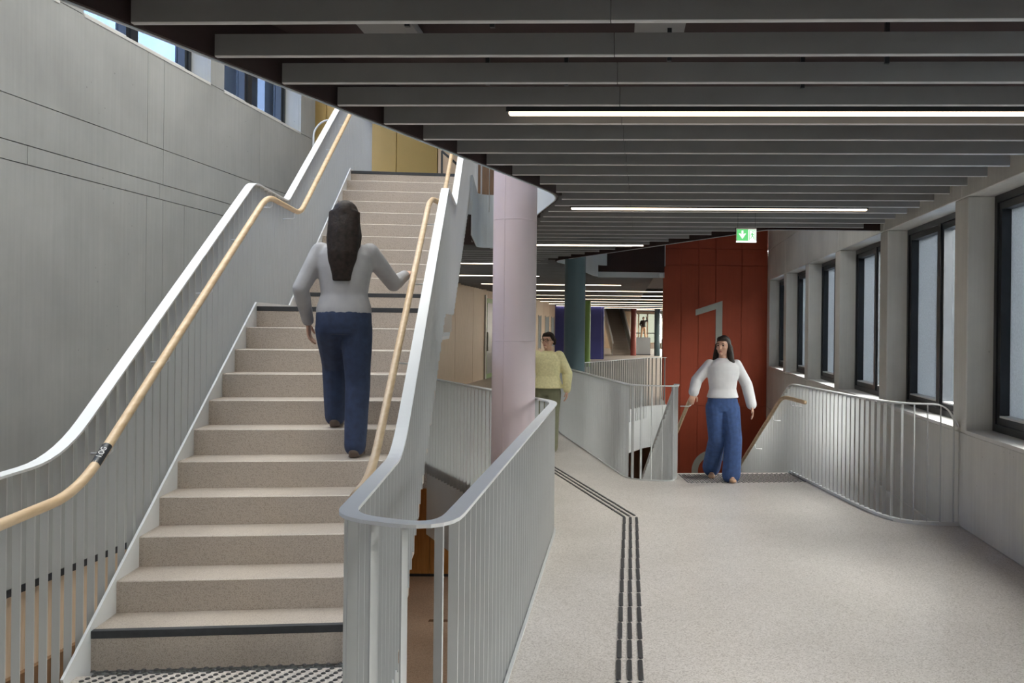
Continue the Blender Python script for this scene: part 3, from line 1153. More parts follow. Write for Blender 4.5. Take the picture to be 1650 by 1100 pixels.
p4 = [(XS2R(13.9), 13.9, CAPL - 1.72, -1.97), (XS2R(10.82), 10.82, CAPL, -0.25), (2.30, 8.62, CAPL, -0.2), (2.45, 8.06, CAPL, -0.2), (XW(8.0) - 0.12, 7.99, CAPL, -0.2), (XW(8.0) - 0.012, 7.985, 0.86, -0.2)]
r_right = railing('railing', 'pale grey bar railing curving from the stair head to the window wall', p4,
                  [0, 0.14, 0.5, 0.4, 0.1, 0], 0.11)
sweep('foot_rail', [(p[0] + 0.02, p[1], 0.0) for p in right_edge], [(-0.02, 0.0), (0.02, 0.0), (0.02, 0.03), (-0.02, 0.03)], 'cap', r_right)
handrail(r_right, [(XS2R(10.25) - 0.04, 10.15, 0.88), (XS2R(10.8) - 0.12, 10.75, 0.90), (XS2R(13.9) - 0.12, 13.9, -0.86)], 0.022, radii=[0, 0.16, 0])
for y in (10.35, 10.5, 11.2, 12.0, 12.8):
    z = 0.885 if y < 10.75 else 0.90 - (y - 10.75) * 0.558
    bracket(r_right, (XS2R(y) - 0.1, y, z), (XS2R(y) - 0.01, y, z))
# upper gallery railing on the far side of the stair void
p5 = [(XR_(13.5) + 0.01, 13.5, UP + 1.05, UP - 0.25), (XR_(13.7) + 0.05, 13.78, UP + 1.05, UP - 0.25), (-1.74, 13.78, UP + 1.05, UP - 0.25), (-1.30, 12.2, UP + 1.05, UP - 0.25), (-0.94, 9.9, UP + 1.05, UP - 0.25)]
railing('gallery_railing', 'white bar railing on the upper floor edge behind the pink column', p5, [0, 0.15, 0.25, 0.3, 0], 0.12)
# small looped railing on the upper floor by the high window
lp = thing('loop_railing', 'small white looped tube railing in front of the ochre wall', 'railing')
for dx in (0.0, 0.16):
    tube('hoop', rounded([(-4.48 + dx, 13.4, UP), (-4.48 + dx, 13.4, UP + 0.86), (-4.34 + dx, 13.42, UP + 1.02), (-4.05 + dx, 13.45, UP + 1.02)], [0, 0.1, 0.1, 0], 6), 0.014, 'cap', lp, 8)

# second staircase going down in front of the red wall
s2o = Vector((0.70, 10.72, 0))
st2 = thing('staircase', 'terrazzo staircase going down towards the red wall', 'staircase', s2o)
W2 = 1.26
bm = bmesh.new()
bm_box(bm, 0, W2, 0, 0.312, -RISE, 0)
me2 = bpy.data.meshes.new('step')
bm.to_mesh(me2)
bm.free()
me2.materials.append(M['step'])
for n in range(1, 12):
    d = GO * K * (n - 1)
    inst('step', me2, st2, (SV[0] * d, SV[1] * d, -n * RISE), SANG)
bm = bmesh.new()
for base, th in ((-0.03, 0.014), (W2 + 0.016, 0.014)):
    o_ = [(-0.02, 0.0), (3.4, -0.569 * 3.4), (3.4, -0.569 * 3.4 - 0.36), (-0.02, -0.34)]
    A = [bm.verts.new((SU[0] * base + SV[0] * d, SU[1] * base + SV[1] * d, z)) for d, z in o_]
    B = [bm.verts.new((SU[0] * (base + th) + SV[0] * d, SU[1] * (base + th) + SV[1] * d, z)) for d, z in o_]
    bm.faces.new(A)
    bm.faces.new(B[::-1])
    for i in range(4):
        bm.faces.new((A[i], B[i], B[(i + 1) % 4], A[(i + 1) % 4]))
    bmesh.ops.recalc_face_normals(bm, faces=bm.faces)
    obj('stringer', bm, 'cap', st2)
    bm = bmesh.new()
bm.free()

# ------------------------------------------------------------------ columns
def column(label, x, y, r, z0, z1, mat, seams=()):
    t = thing('column', label, 'column', (x, y, z0))
    cylinder('shaft', 0, 0, r, 0, z1 - z0, mat, t, 56)
    for z in seams:
        bm = bmesh.new()
        bm_tube(bm, [(0, 0, z - z0), (0, 0, z - z0 + 0.006)], r + 0.0012, 56)
        obj('form_seam', bm, mat, t, True)
    if seams:
        a = -1.95
        bm = bmesh.new()
        bm_tube(bm, [((r) * math.cos(a), r * math.sin(a), 0), (r * math.cos(a), r * math.sin(a), z1 - z0)], 0.004, 6)
        obj('vertical_seam', bm, mat, t, True)
    return t


column('pale pink round column rising through the stair void', -0.935, 8.12, 0.190, LOW, 7.9, 'pink', (0.4, 1.55, 2.6))
column('dark teal round column beyond the pink one', -0.795, 16.0, 0.181, LOW, 7.9, 'teal')
column('green round column in front of the violet-blue wall', -1.48, 40.0, 0.18, 0, 3.12, 'green')
column('oxide red round column beside the far staircase', 0.80, 57.5, 0.18, 0, 3.12, 'redcol')
column('dark green column at the far right by the red wall', 2.26, 57.0, 0.18, 0, 3.12, 'teal')

# ------------------------------------------------------------------ linear lamps
def linear_lamp(x0, x1, y, label, z=CEIL + 0.0):
    L_ = x1 - x0
    yy = y + SLOPE * (x0 + 0.35) if y < 17 else y
    t = thing('linear_lamp', label, 'lamp', (x0, yy, z), SA if y < 17 else 0.0, 'linear ceiling lamps')
    part_box('housing', -0.015, L_ + 0.015, -0.032, 0.032, 0.012, 0.10, 'black', t)
    part_box('diffuser', 0, L_, -0.025, 0.025, 0.0, 0.018, 'led', t)
    return t


lam = [(-0.75, 2.2, 1.06), (-0.9, 2.1, -3.0), (-0.63, 2.35, 5.13), (-0.50, 2.40, 9.19), (-1.45, 0.31, 13.25), (-4.2, -2.35, 17.3), (-4.0, -1.9, 21.4), (-3.85, 0.0, 25.5)]
lbl = ['linear lamp above the viewer, outside the picture', 'linear lamp behind the viewer', 'nearest warm linear lamp between the ceiling slats', 'second linear lamp, ending above the exit sign', 'third linear lamp, ending between the columns',
       'short linear lamp far back, left of the pink column', 'linear lamp crossing behind the pink column', 'linear lamp of the far hall, just in front of the bright rows']
for (a, b, y), l in zip(lam, lbl):
    linear_lamp(a, b, y, l)
k = 0
y = 29.6
ords = ['first', 'second', 'third', 'fourth', 'fifth', 'sixth', 'seventh', 'eighth', 'ninth', 'tenth', 'eleventh']
while y < 60:
    linear_lamp(-3.9 + 0.02 * (y - 29) if y < 57 else 0.95, 3.35, y, '%s of the stacked warm lamp rows in the far hall, counted from the viewer' % ords[k])
    y += 4.07
    k += 1
# unseen lamps added to light the lower storey, fixed under the gallery slab
for (a, b, y, l) in ((-4.4, -2.9, 12.2, 'added linear lamp under the gallery by the concrete wall'), (-4.4, -2.6, 16.0, 'added linear lamp under the gallery further back'),
                     (-0.3, 1.9, 5.2, 'added linear lamp under the gallery below the viewer'), (-0.3, 1.9, 9.0, 'added linear lamp under the gallery below the stair head')):
    o = linear_lamp(a, b, y, l, -0.43)

# ------------------------------------------------------------------ exit sign
es = thing('exit_sign', 'lit green and white exit sign with a down arrow hanging from the ceiling', 'sign', (1.285, 9.52, 2.648))
part_box('sign_case', -0.104, 0.104, 0.0, 0.022, -0.068, 0.068, 'white', es, 0.003)
part_box('arrow_panel', -0.099, 0.018, -0.003, 0.0, -0.060, 0.055, 'sign_green', es)
part_box('door_panel', 0.02, 0.099, -0.003, 0.0, -0.060, 0.055, 'sign_white', es)
part_box('lower_edge', -0.103, 0.103, -0.004, 0.026, -0.078, -0.063, 'sign_white', es)
part_box('sign_bracket', -0.104, 0.104, 0.004, 0.018, 0.066, 0.076, 'black', es)
for x in (-0.09, 0.09):
    part_box('wire', x, x + 0.003, 0.009, 0.012, 0.07, 0.48, 'black', es)


def flat_poly(name, pts, yy, mat, parent):
    bm = bmesh.new()
    f = bm.faces.new([bm.verts.new((x, yy, z)) for x, z in pts])
    r_ = bmesh.ops.extrude_face_region(bm, geom=[f])
    for v in r_['geom']:
        if isinstance(v, bmesh.types.BMVert):
            v.co.y -= 0.0015
    bmesh.ops.recalc_face_normals(bm, faces=bm.faces)
    return obj(name, bm, mat, parent)


flat_poly('arrow', [(-0.052, 0.042), (-0.032, 0.042), (-0.032, 0.0), (-0.022, 0.012), (-0.004, 0.012), (-0.042, -0.044), (-0.08, 0.012), (-0.062, 0.012), (-0.052, 0.0)], -0.0035, 'sign_white', es)
flat_poly('door_frame', [(0.028, -0.055), (0.034, -0.055), (0.034, 0.043), (0.086, 0.043), (0.086, -0.055), (0.092, -0.055), (0.092, 0.05), (0.028, 0.05)], -0.0035, 'sign_green', es)
flat_poly('running_figure', [(0.062, 0.02), (0.072, 0.005), (0.082, -0.002), (0.08, -0.008), (0.069, 0.0), (0.066, -0.012), (0.078, -0.026), (0.08, -0.046), (0.074, -0.046),
                             (0.071, -0.028), (0.058, -0.018), (0.05, -0.036), (0.038, -0.036), (0.038, -0.03), (0.047, -0.03), (0.054, -0.01), (0.057, 0.004), (0.048, 0.0), (0.044, -0.01), (0.039, -0.008), (0.045, 0.008)], -0.0035, 'sign_green', es)
bm = bmesh.new()
bmesh.ops.create_uvsphere(bm, u_segments=10, v_segments=6, radius=0.007)
o = obj('figure_head', bm, 'sign_green', es, True)
o.location = (0.066, -0.0035, 0.03)
o.scale = (1, 0.3, 1)

# ------------------------------------------------------------------ tactile floor markings
def stud_bm(bm, x, y, r=0.0125, h=0.005, seg=10):
    lo_ = [bm.verts.new((x + r * math.cos(2 * PI * k / seg), y + r * math.sin(2 * PI * k / seg), 0.0)) for k in range(seg)]
    hi_ = [bm.verts.new((x + 0.75 * r * math.cos(2 * PI * k / seg), y + 0.75 * r * math.sin(2 * PI * k / seg), h)) for k in range(seg)]
    for k in range(seg):
        bm.faces.new((lo_[k], lo_[(k + 1) % seg], hi_[(k + 1) % seg], hi_[k]))
    bm.faces.new(hi_)


bm = bmesh.new()
stud_bm(bm, 0, 0)
stud_me = bpy.data.meshes.new('stud')
bm.to_mesh(stud_me)
bm.free()
stud_me.materials.append(M['stud'])
tf = thing('tactile_studs', 'field of dark round tactile studs at the foot of the staircase', 'tactile studs', (-2.55, 4.45, 0.0005))
cnt = 0
for r_ in range(12):
    for c_ in range(25):
        u = 0.04 + c_ * 0.0575 + (0.0145 * ((3 * r_) % 4))
        v = 0.03 + r_ * 0.0305
        if u > 1.47:
            continue
        inst('stud', stud_me, tf, (SU[0] * u - SV[0] * v, SU[1] * u - SV[1] * v, 0))
tf2 = thing('tactile_studs', 'field of dark tactile studs at the head of the stairs by the red wall', 'tactile studs', (0.66, 10.62, 0.0005))
bm = bmesh.new()
for r_ in range(20):
    for c_ in range(24):
        u = 0.03 + c_ * 0.0575 + (0.02875 if r_ % 2 else 0.0)
        v = 0.01 + r_ * 0.0305
        if u > 1.4 + 0.0 * v:
            continue
        stud_bm(bm, SU[0] * u - SV[0] * v, SU[1] * u - SV[1] * v, seg=8)
o = obj('studs', bm, 'stud', tf2)
o['kind'] = 'stuff'
gs = thing('tactile_guide_strip', 'three rows of dark tactile bars leading along the floor and bending left', 'tactile strip', (0.105, 8.2, 0.0005))


def bar_mesh(L_):
    bm = bmesh.new()
    w, n = 0.0125, 5
    pts = [(w * math.cos(a), -L_ / 2 + w + w * math.sin(a)) for a in [PI + PI * k / n for k in range(n + 1)]]
    pts += [(w * math.cos(a), L_ / 2 - w + w * math.sin(a)) for a in [PI * k / n for k in range(n + 1)]]
    lo_ = [bm.verts.new((x, y, 0)) for x, y in pts]
    hi_ = [bm.verts.new((x * 0.8, y * 0.985, 0.0045)) for x, y in pts]
    m = len(pts)
    for k in range(m):
        bm.faces.new((lo_[k], lo_[(k + 1) % m], hi_[(k + 1) % m], hi_[k]))
    bm.faces.new(hi_)
    me = bpy.data.meshes.new('tactile_bar')
    bm.to_mesh(me)
    bm.free()
    me.materials.append(M['stud'])
    return me


bar_me = bar_mesh(0.278)
dv = Vector((-0.86, 2.65)).normalized()
dang = math.atan2(dv.y, dv.x) - PI / 2
for row in (-1, 0, 1):
    ox = row * 0.054
    for k in range(14):
        inst('tactile_bar', bar_me, gs, (ox - 0.0035 * k + random.uniform(-0.001, 0.001), -0.15 - 0.294 * k, 0))
    nrm = Vector((dv.y, -dv.x))
    for k in range(11):
        p = nrm * (row * 0.054) + dv * (0.16 + 0.294 * k + row * 0.012)
        inst('tactile_bar', bar_me, gs, (p.x, p.y, 0), dang)

# ------------------------------------------------------------------ upper floor backdrop
yw = thing('wall_upper', 'ochre yellow panelled wall on the upper floor', 'wall', kind='structure')
xs = [-5.42, -5.13, -3.91, -3.2]
for a, b in zip(xs[:-1], xs[1:]):
    part_box('wall_panel', a + 0.004, b - 0.004, 16.0, 16.06, UP + 0.02, 7.9, 'yellow', yw, 0.004)
xs = [-3.2, -2.6, -2.0, -1.4, -0.8, 0.2, 1.0]
for a, b in zip(xs[:-1], xs[1:]):
    part_box('wood_panel', a + 0.004, b - 0.004, 16.02, 16.06, UP + 0.02, 7.9, 'beige' if a < -3.1 else 'brown', yw, 0.004)
part_box('wall_core', -5.42, 1.0, 16.06, 16.3, UP, 7.9, 'brown', yw)
tag(part_box('wall_upper_side', -5.54, -5.43, 14.01, 16.3, -0.5, 7.9, 'out_white'), 'end of the concrete wall on the upper floor', 'wall', kind='structure')
hr = thing('door_handle_rail', 'dark sloping rail on brackets before the wooden doors of the upper floor', 'handrail')
tube('bar', [(-3.05, 15.6, UP + 1.0), (-2.7, 15.6, UP + 0.7)], 0.02, 'black', hr, 8)
part_box('post', -3.06, -3.03, 15.59, 15.62, UP, UP + 1.0, 'black', hr)

# ------------------------------------------------------------------ lower storey wall seen through the void
ow = thing('wall_lower_back', 'orange wood panelled wall on the lower storey', 'wall', kind='structure')
for k in range(10):
    x = -6.0 + k * 0.5
    part_box('wood_panel', x + 0.004, x + 0.496, 19.6, 19.65, LOW + 0.06, -0.32, 'orange', ow, 0.004)
part_box('skirting', -6.0, -1.0, 19.605, 19.66, LOW, LOW + 0.06, 'black', ow)
part_box('wall_core', -6.0, -1.0, 19.66, 19.8, LOW, -0.32, 'orange', ow)
tag(part_box('wall_lower_far', -1.0, 1.2, 27.0, 27.2, LOW, -0.32, 'beige'), 'pale beige end wall of the storey below', 'wall', kind='structure')
gr = thing('floor_grille', 'dark slot grille set in the lower floor', 'grille', (-3.4, 16.6, LOW))
for k in range(3):
    part_box('slot', 0, 1.6, k * 0.05, k * 0.05 + 0.035, 0.0, 0.004, 'brown', gr)

# ------------------------------------------------------------------ far hall
fw = thing('wall_far_left', 'pale beige wood panelled wall in the far hall', 'wall', kind='structure')


def XF(y): return -4.75 + 0.040 * (y - 20)


def far_block(nm, y0, y1, z0, z1, d0, d1, mat, parent):
    bm = bmesh.new()
    vs_ = []
    for off in (d0, d1):
        for (y, z) in ((y0, z0), (y1, z0), (y1, z1), (y0, z1)):
            vs_.append(bm.verts.new((XF(y) + off, y, z)))
    for idx in ((0, 1, 2, 3), (7, 6, 5, 4), (0, 4, 5, 1), (1, 5, 6, 2), (2, 6, 7, 3), (3, 7, 4, 0)):
        bm.faces.new([vs_[i] for i in idx])
    bmesh.ops.recalc_face_normals(bm, faces=bm.faces)
    return obj(nm, bm, mat, parent)


y = 18.0
while y < 51.5:
    y1 = y + 2.45
    far_block('wood_panel', y + 0.01, y1 - 0.01, 0, 3.12, -0.06, 0.0, 'beige', fw)
    y = y1
far_block('wall_core', 17.8, 52, 0, 3.12, -0.3, -0.06, 'beige', fw)
gd = thing('door_1', 'glazed green-tinted door in the beige wall of the far hall', 'door', kind='structure')
far_block('door_leaf', 29.75, 31.15, 0, 2.6, 0.002, 0.03, 'green', gd)
far_block('door_glass', 29.95, 30.95, 0.15, 2.45, 0.03, 0.036, 'out_dark', gd)
far_block('door_frame', 29.6, 29.75, 0, 2.7, 0.0, 0.05, 'metal', gd)
far_block('door_frame', 31.15, 31.3, 0, 2.7, 0.0, 0.05, 'metal', gd)
far_block('door_handle', 29.85, 29.91, 0.9, 1.5, 0.036, 0.09, 'metal', gd)
for k, (a, b) in enumerate(((43.0, 43.9), (45.6, 47.0), (48.2, 49.4))):
    w = thing('window_%d' % (20 + k), ['first', 'second', 'third'][k] + ' narrow interior window in the beige wall of the far hall', 'window', kind='structure')
    far_block('pane', a, b, 0.7, 2.2, 0.002, 0.012, 'screen', w)
    far_block('frame', a - 0.08, a, 0.65, 2.25, 0.0, 0.03, 'metal', w)
    far_block('frame', b, b + 0.08, 0.65, 2.25, 0.0, 0.03, 'metal', w)
bw = thing('wall_far_blue', 'violet-blue wall at the end of the far hall', 'wall', kind='structure')
for k in range(4):
    x = -3.75 + k * 0.68
    part_box('wall_panel', x + 0.004, x + 0.676, 50.0, 50.1, 0, 3.12, 'blue', bw, 0.004)
part_box('wall_return', -1.03, -0.93, 50.02, 52.5, 0, 3.12, 'blue', bw)
part_box('door_reveal', -0.93, -0.90, 50.5, 51.6, 0, 2.3, 'out_dark', bw)
# far staircase rising away
fs = thing('far_staircase', 'distant pale staircase rising beyond the violet-blue wall', 'staircase', (-0.55, 58.0, 0))
stp = box_mesh('step', 0, 1.2, 0, 0.3, 0, 0.19, 'step')
for n in range(19):
    inst('step', stp, fs, (-0.045 * n, 0.29 * n, 0.165 * n - 0.02))
for sx, nm in ((0.0, 'l'), (1.2, 'r')):
    for (yy, zz) in ((0, 0),):
        bm = bmesh.new()
        pr = [(-0.2, -0.02), (5.5, 3.12), (5.5, 3.45), (5.3, 3.45), (-0.2, 0.3)]
        A = [bm.verts.new((sx - 0.155 * d_, d_, z)) for d_, z in pr]
        B = [bm.verts.new((sx + 0.04 - 0.155 * d_, d_, z)) for d_, z in pr]
        bm.faces.new(A)
        bm.faces.new(B[::-1])
        for i in range(5):
            bm.faces.new((A[i], B[i], B[(i + 1) % 5], A[(i + 1) % 5]))
        bmesh.ops.recalc_face_normals(bm, faces=bm.faces)
        obj('stringer', bm, 'cap', fs)
        sweep('side_panel', [(sx + 0.02 + 0.06, -0.6, 0.0), (sx + 0.02, -0.2, 0.3), (sx - 0.155 * 5.3, 5.3, 3.4)],
              [(-0.012, 0.0), (0.012, 0.0), (0.012, 0.72), (-0.012, 0.72)], 'metal', fs)
        sweep('top_rail', [(sx + 0.02 + 0.06, -0.6, 0.72), (sx + 0.02, -0.2, 1.02), (sx - 0.155 * 5.3, 5.3, 4.12)],
              [(-0.05, 0.0), (0.05, 0.0), (0.05, 0.06), (-0.05, 0.06)], 'cap', fs)
# far glazed counter and figure
fc = thing('glazed_counter', 'grey glass-fronted counter in the far hall below a standing figure', 'counter', (1.45, 58.6, 0))
part_box('front_glass', -0.45, 0.45, 0.0, 0.04, 0.05, 1.12, 'screen', fc)
part_box('body', -0.45, 0.45, 0.05, 0.8, 0.0, 1.02, 'metal', fc)
part_box('base', -0.47, 0.47, -0.01, 0.82, 0.0, 0.05, 'black', fc)
fr_ = thing('far_railing', 'short white bar railing at the far right of the hall', 'railing', (1.95, 58.0, 0))
for k in range(6):
    part_box('baluster', 0.09 * k, 0.09 * k + 0.03, 0, 0.03, 0, 1.0 - 0.1 * (5 - k) * 0.6, 'cap', fr_)
part_box('bottom_rail', -0.02, 0.52, -0.01, 0.04, 0.0, 0.05, 'cap', fr_)
# end facade with bright windows
ef = thing('wall_far_end', 'end wall of the far hall with tall bright windows', 'wall', kind='structure')
part_box('wall_panel', -7, 0.7, 78.0, 78.3, 0, 3.12, 'beige', ef)
part_box('wall_panel', 0.7, 3.4, 78.0, 78.3, 2.9, 3.12, 'beige', ef)
part_box('wall_panel', 0.7, 3.4, 78.0, 78.3, 0, 0.5, 'beige', ef)
for x in (0.7, 1.45, 2.2, 2.95):
    part_box('mullion', x, x + 0.12, 77.98, 78.1, 0.5, 2.9, 'beige', ef)
part_box('transom', 0.7, 3.4, 77.98, 78.08, 1.25, 1.33, 'frame', ef)
for k in range(3):
    part_box('pane', 0.82 + 0.75 * k, 1.45 + 0.75 * k, 78.04, 78.05, 0.5, 2.9, 'glass_tint', ef)
portal('daylight_portal', (2.05, 78.4, 1.7), (PI / 2, 0, 0), 2.7, 2.4)
fr0 = thing('wall_far_right', 'concrete wall of the far hall with windows added for light, hidden by the red wall', 'wall', kind='structure')
part_box('concrete_panel', 3.4, 3.6, 21.75, 80, LOW, 0.84, 'concrete_w', fr0)
part_box('concrete_panel', 3.4, 3.6, 21.75, 80, 2.6, 3.4, 'concrete_w', fr0)
yy = 22.2
while yy < 78:
    part_box('pier', 3.4, 3.6, yy, yy + 0.9, 0.84, 2.6, 'concrete_w', fr0)
    part_box('pane', 3.5, 3.51, yy + 0.9, yy + 4.2, 0.84, 2.6, 'glass_far', fr0)  # unseen window openings added to brighten the far hall
    yy += 4.2
portal('daylight_portal', (3.7, 51.0, 1.72), (0, PI / 2, 0), 1.76, 57.0)
# floor strip of the far hall right of the void
tag(part_box('floor', 1.02, 3.44, 22.1, 80, -0.32, 0.0, 'floor'), 'terrazzo floor of the far hall behind the red wall', 'floor', kind='structure')
tag(prism('ceiling', [(1.02, 22.06), (3.44, 22.06), (3.44, 80), (1.02, 80)], 3.12, UP, 'dark_brown'), 'dark ceiling of the far hall behind the red wall', 'ceiling', kind='structure')

# ------------------------------------------------------------------ outside
ob = thing('neighbouring_building', 'pale building across the street with dark window bands, seen through the right panes', 'building', (19.0, 10, LOW))
for z0, z1, m in ((0.0, 3.9, 'out_pale'), (3.9, 4.55, 'out_pale'), (4.55, 6.2, 'out_dark'), (6.2, 6.95, 'out_grey'), (6.95, 10.5, 'out_pale')):
    part_box('facade_band', 0, 0.6 if m != 'out_dark' else 0.7, -40, 40, z0, z1, m, ob)
for k in range(3):
    part_box('louvre', -0.12, 0.02, -40, 40, 6.2 + 0.22 * k, 6.24 + 0.22 * k, 'cap', ob)
for k in range(20):
    part_box('facade_post', -0.05, 0.1, -40 + 4 * k, -39.85 + 4 * k, 4.55, 6.2, 'out_grey', ob)
ob2 = thing('courtyard_building', 'building opposite the high windows, its blue top raised to cover bright sky', 'building', (-15.5, 12, LOW))
for z0, z1, m in ((0.0, 8.9, 'out_white'), (8.9, 9.9, 'out_blue'), (9.9, 18.0, 'out_blue')):  # blue top raised so the overbright sky stays covered in the high windows
    part_box('facade_band', -0.6, 0.0 if m == 'out_white' else -0.1, -30, 40, z0, z1, m, ob2)
for k in range(24):
    part_box('facade_post', -0.05, 0.12, -30 + 3 * k, -29.4 + 3 * k, 0, 9.9, 'out_white', ob2)
gp = part_box('ground', -60, 60, -60, 140, LOW - 0.6, LOW - 0.4, 'out_grey')
tag(gp, 'grey paved ground outside', 'ground', kind='structure')

# ------------------------------------------------------------------ people
def ell(bm, c, r, rot=None, seg=20):
    m = Matrix.Translation(Vector(c))
    if rot is not None:
        m = m @ rot
    m = m @ Matrix.Diagonal((r[0], r[1], r[2], 1))
    bmesh.ops.create_uvsphere(bm, u_segments=seg, v_segments=seg // 2 + 2, radius=1.0, matrix=m)


def limb(bm, pts, radii, seg=14, flat=(1.0, 1.0), joints=True):
    """tapered limb with rounded joints, resampled so that it bends smoothly"""
    P, R = [], []
    for i in range(len(pts) - 1):
        for k in range(5):
            t = k / 5
            P.append(Vector(pts[i]).lerp(Vector(pts[i + 1]), t))
            tt = t * t * (3 - 2 * t)
            R.append(radii[i] * (1 - tt) + radii[i + 1] * tt)
    P.append(Vector(pts[-1]))
    R.append(radii[-1])
    bm_tube(bm, P, R, seg, True, flat)
    if not joints:
        return
    ell(bm, pts[0], (radii[0],) * 3, None, 12)
    ell(bm, pts[-1], (radii[-1],) * 3, None, 12)
    for p, r in zip(pts[1:-1], radii[1:-1]):
        ell(bm, p, (r * 0.99,) * 3, None, 12)


def stack(bm, rows, seg=24, ex=2.3):
    """rounded horizontal sections (z, half width, half depth, x shift, y shift) skinned into one trunk"""
    rings = []
    for z, rx, ry, ox, oy in rows:
        ring = []
        for k in range(seg):
            a = 2 * PI * k / seg
            c, s = math.cos(a), math.sin(a)
            ring.append(bm.verts.new((ox + rx * math.copysign(abs(c) ** (2 / ex), c), oy + ry * math.copysign(abs(s) ** (2 / ex), s), z)))
        rings.append(ring)
    for r0, r1 in zip(rings[:-1], rings[1:]):
        for k in range(seg):
            bm.faces.new((r0[k], r0[(k + 1) % seg], r1[(k + 1) % seg], r1[k]))
    bm.faces.new(rings[0][::-1])
    bm.faces.new(rings[-1])
    bmesh.ops.recalc_face_normals(bm, faces=bm.faces)


def fuse(name, bm, voxel, mat, parent, iters=4):
    """join overlapping volumes into one continuous skin"""
    me = bpy.data.meshes.new('volume')
    bm.to_mesh(me)
    bm.free()
    tmp = bpy.data.objects.new('volume', me)
    C.objects.link(tmp)
    rm = tmp.modifiers.new('r', 'REMESH')
    rm.mode = 'VOXEL'
    rm.voxel_size = voxel
    if iters:
        sm_ = tmp.modifiers.new('s', 'SMOOTH')
        sm_.factor = 0.5
        sm_.iterations = iters
    dg = bpy.context.evaluated_depsgraph_get()
    dg.update()
    res = bpy.data.meshes.new_from_object(tmp.evaluated_get(dg))
    bpy.data.objects.remove(tmp)
    bpy.data.meshes.remove(me)
    res.name = name
    res.materials.clear()
    res.materials.append(M[mat])
    for p in res.polygons:
        p.use_smooth = True
    return link(bpy.data.objects.new(name, res), parent)


def hand(bm, wrist, d, side, palm_n, curl, s=1.0):
    """palm, four jointed fingers of unequal length, thumb from the side of the palm"""
    d = Vector(d).normalized()
    n = Vector(palm_n)
    n = (n - d * n.dot(d)).normalized()            # palm faces n
    w = d.cross(n).normalized() * side             # towards the thumb
    wrist = Vector(wrist)
    rot = Matrix((w, d, n)).transposed().to_4x4()
    ell(bm, wrist + d * 0.045 * s, (0.036 * s, 0.05 * s, 0.015 * s), rot, 14)
    for i, (off, L_) in enumerate(((0.027, 0.066), (0.009, 0.074), (-0.009, 0.069), (-0.026, 0.055))):
        p0 = wrist + d * (0.082 - 0.004 * abs(i - 1)) * s + w * off * s
        a1, a2, a3 = curl * 0.5, curl * 1.15, curl * 1.6
        pts = [p0 - d * 0.02 * s, p0]
        p = p0
        for a, f in ((a1, 0.45), (a2, 0.32), (a3, 0.26)):
            p = p + (d * math.cos(a) + n * math.sin(a)) * L_ * f * s
            pts.append(p)
        bm_tube(bm, pts, [0.0095 * s, 0.0095 * s, 0.009 * s, 0.0082 * s, 0.007 * s], 8)
    t0 = wrist + d * 0.025 * s + w * 0.024 * s
    pts = [t0, t0 + (d * 0.5 + w * 0.8) .normalized() * 0.032 * s + n * 0.006 * s]
    pts.append(pts[-1] + (d * 0.85 + w * 0.35 + n * 0.4 * curl).normalized() * 0.03 * s)
    pts.append(pts[-1] + (d * 0.9 + n * 0.7 * curl).normalized() * 0.022 * s)
    bm_tube(bm, pts, [0.012 * s, 0.0105 * s, 0.0095 * s, 0.0075 * s], 8)


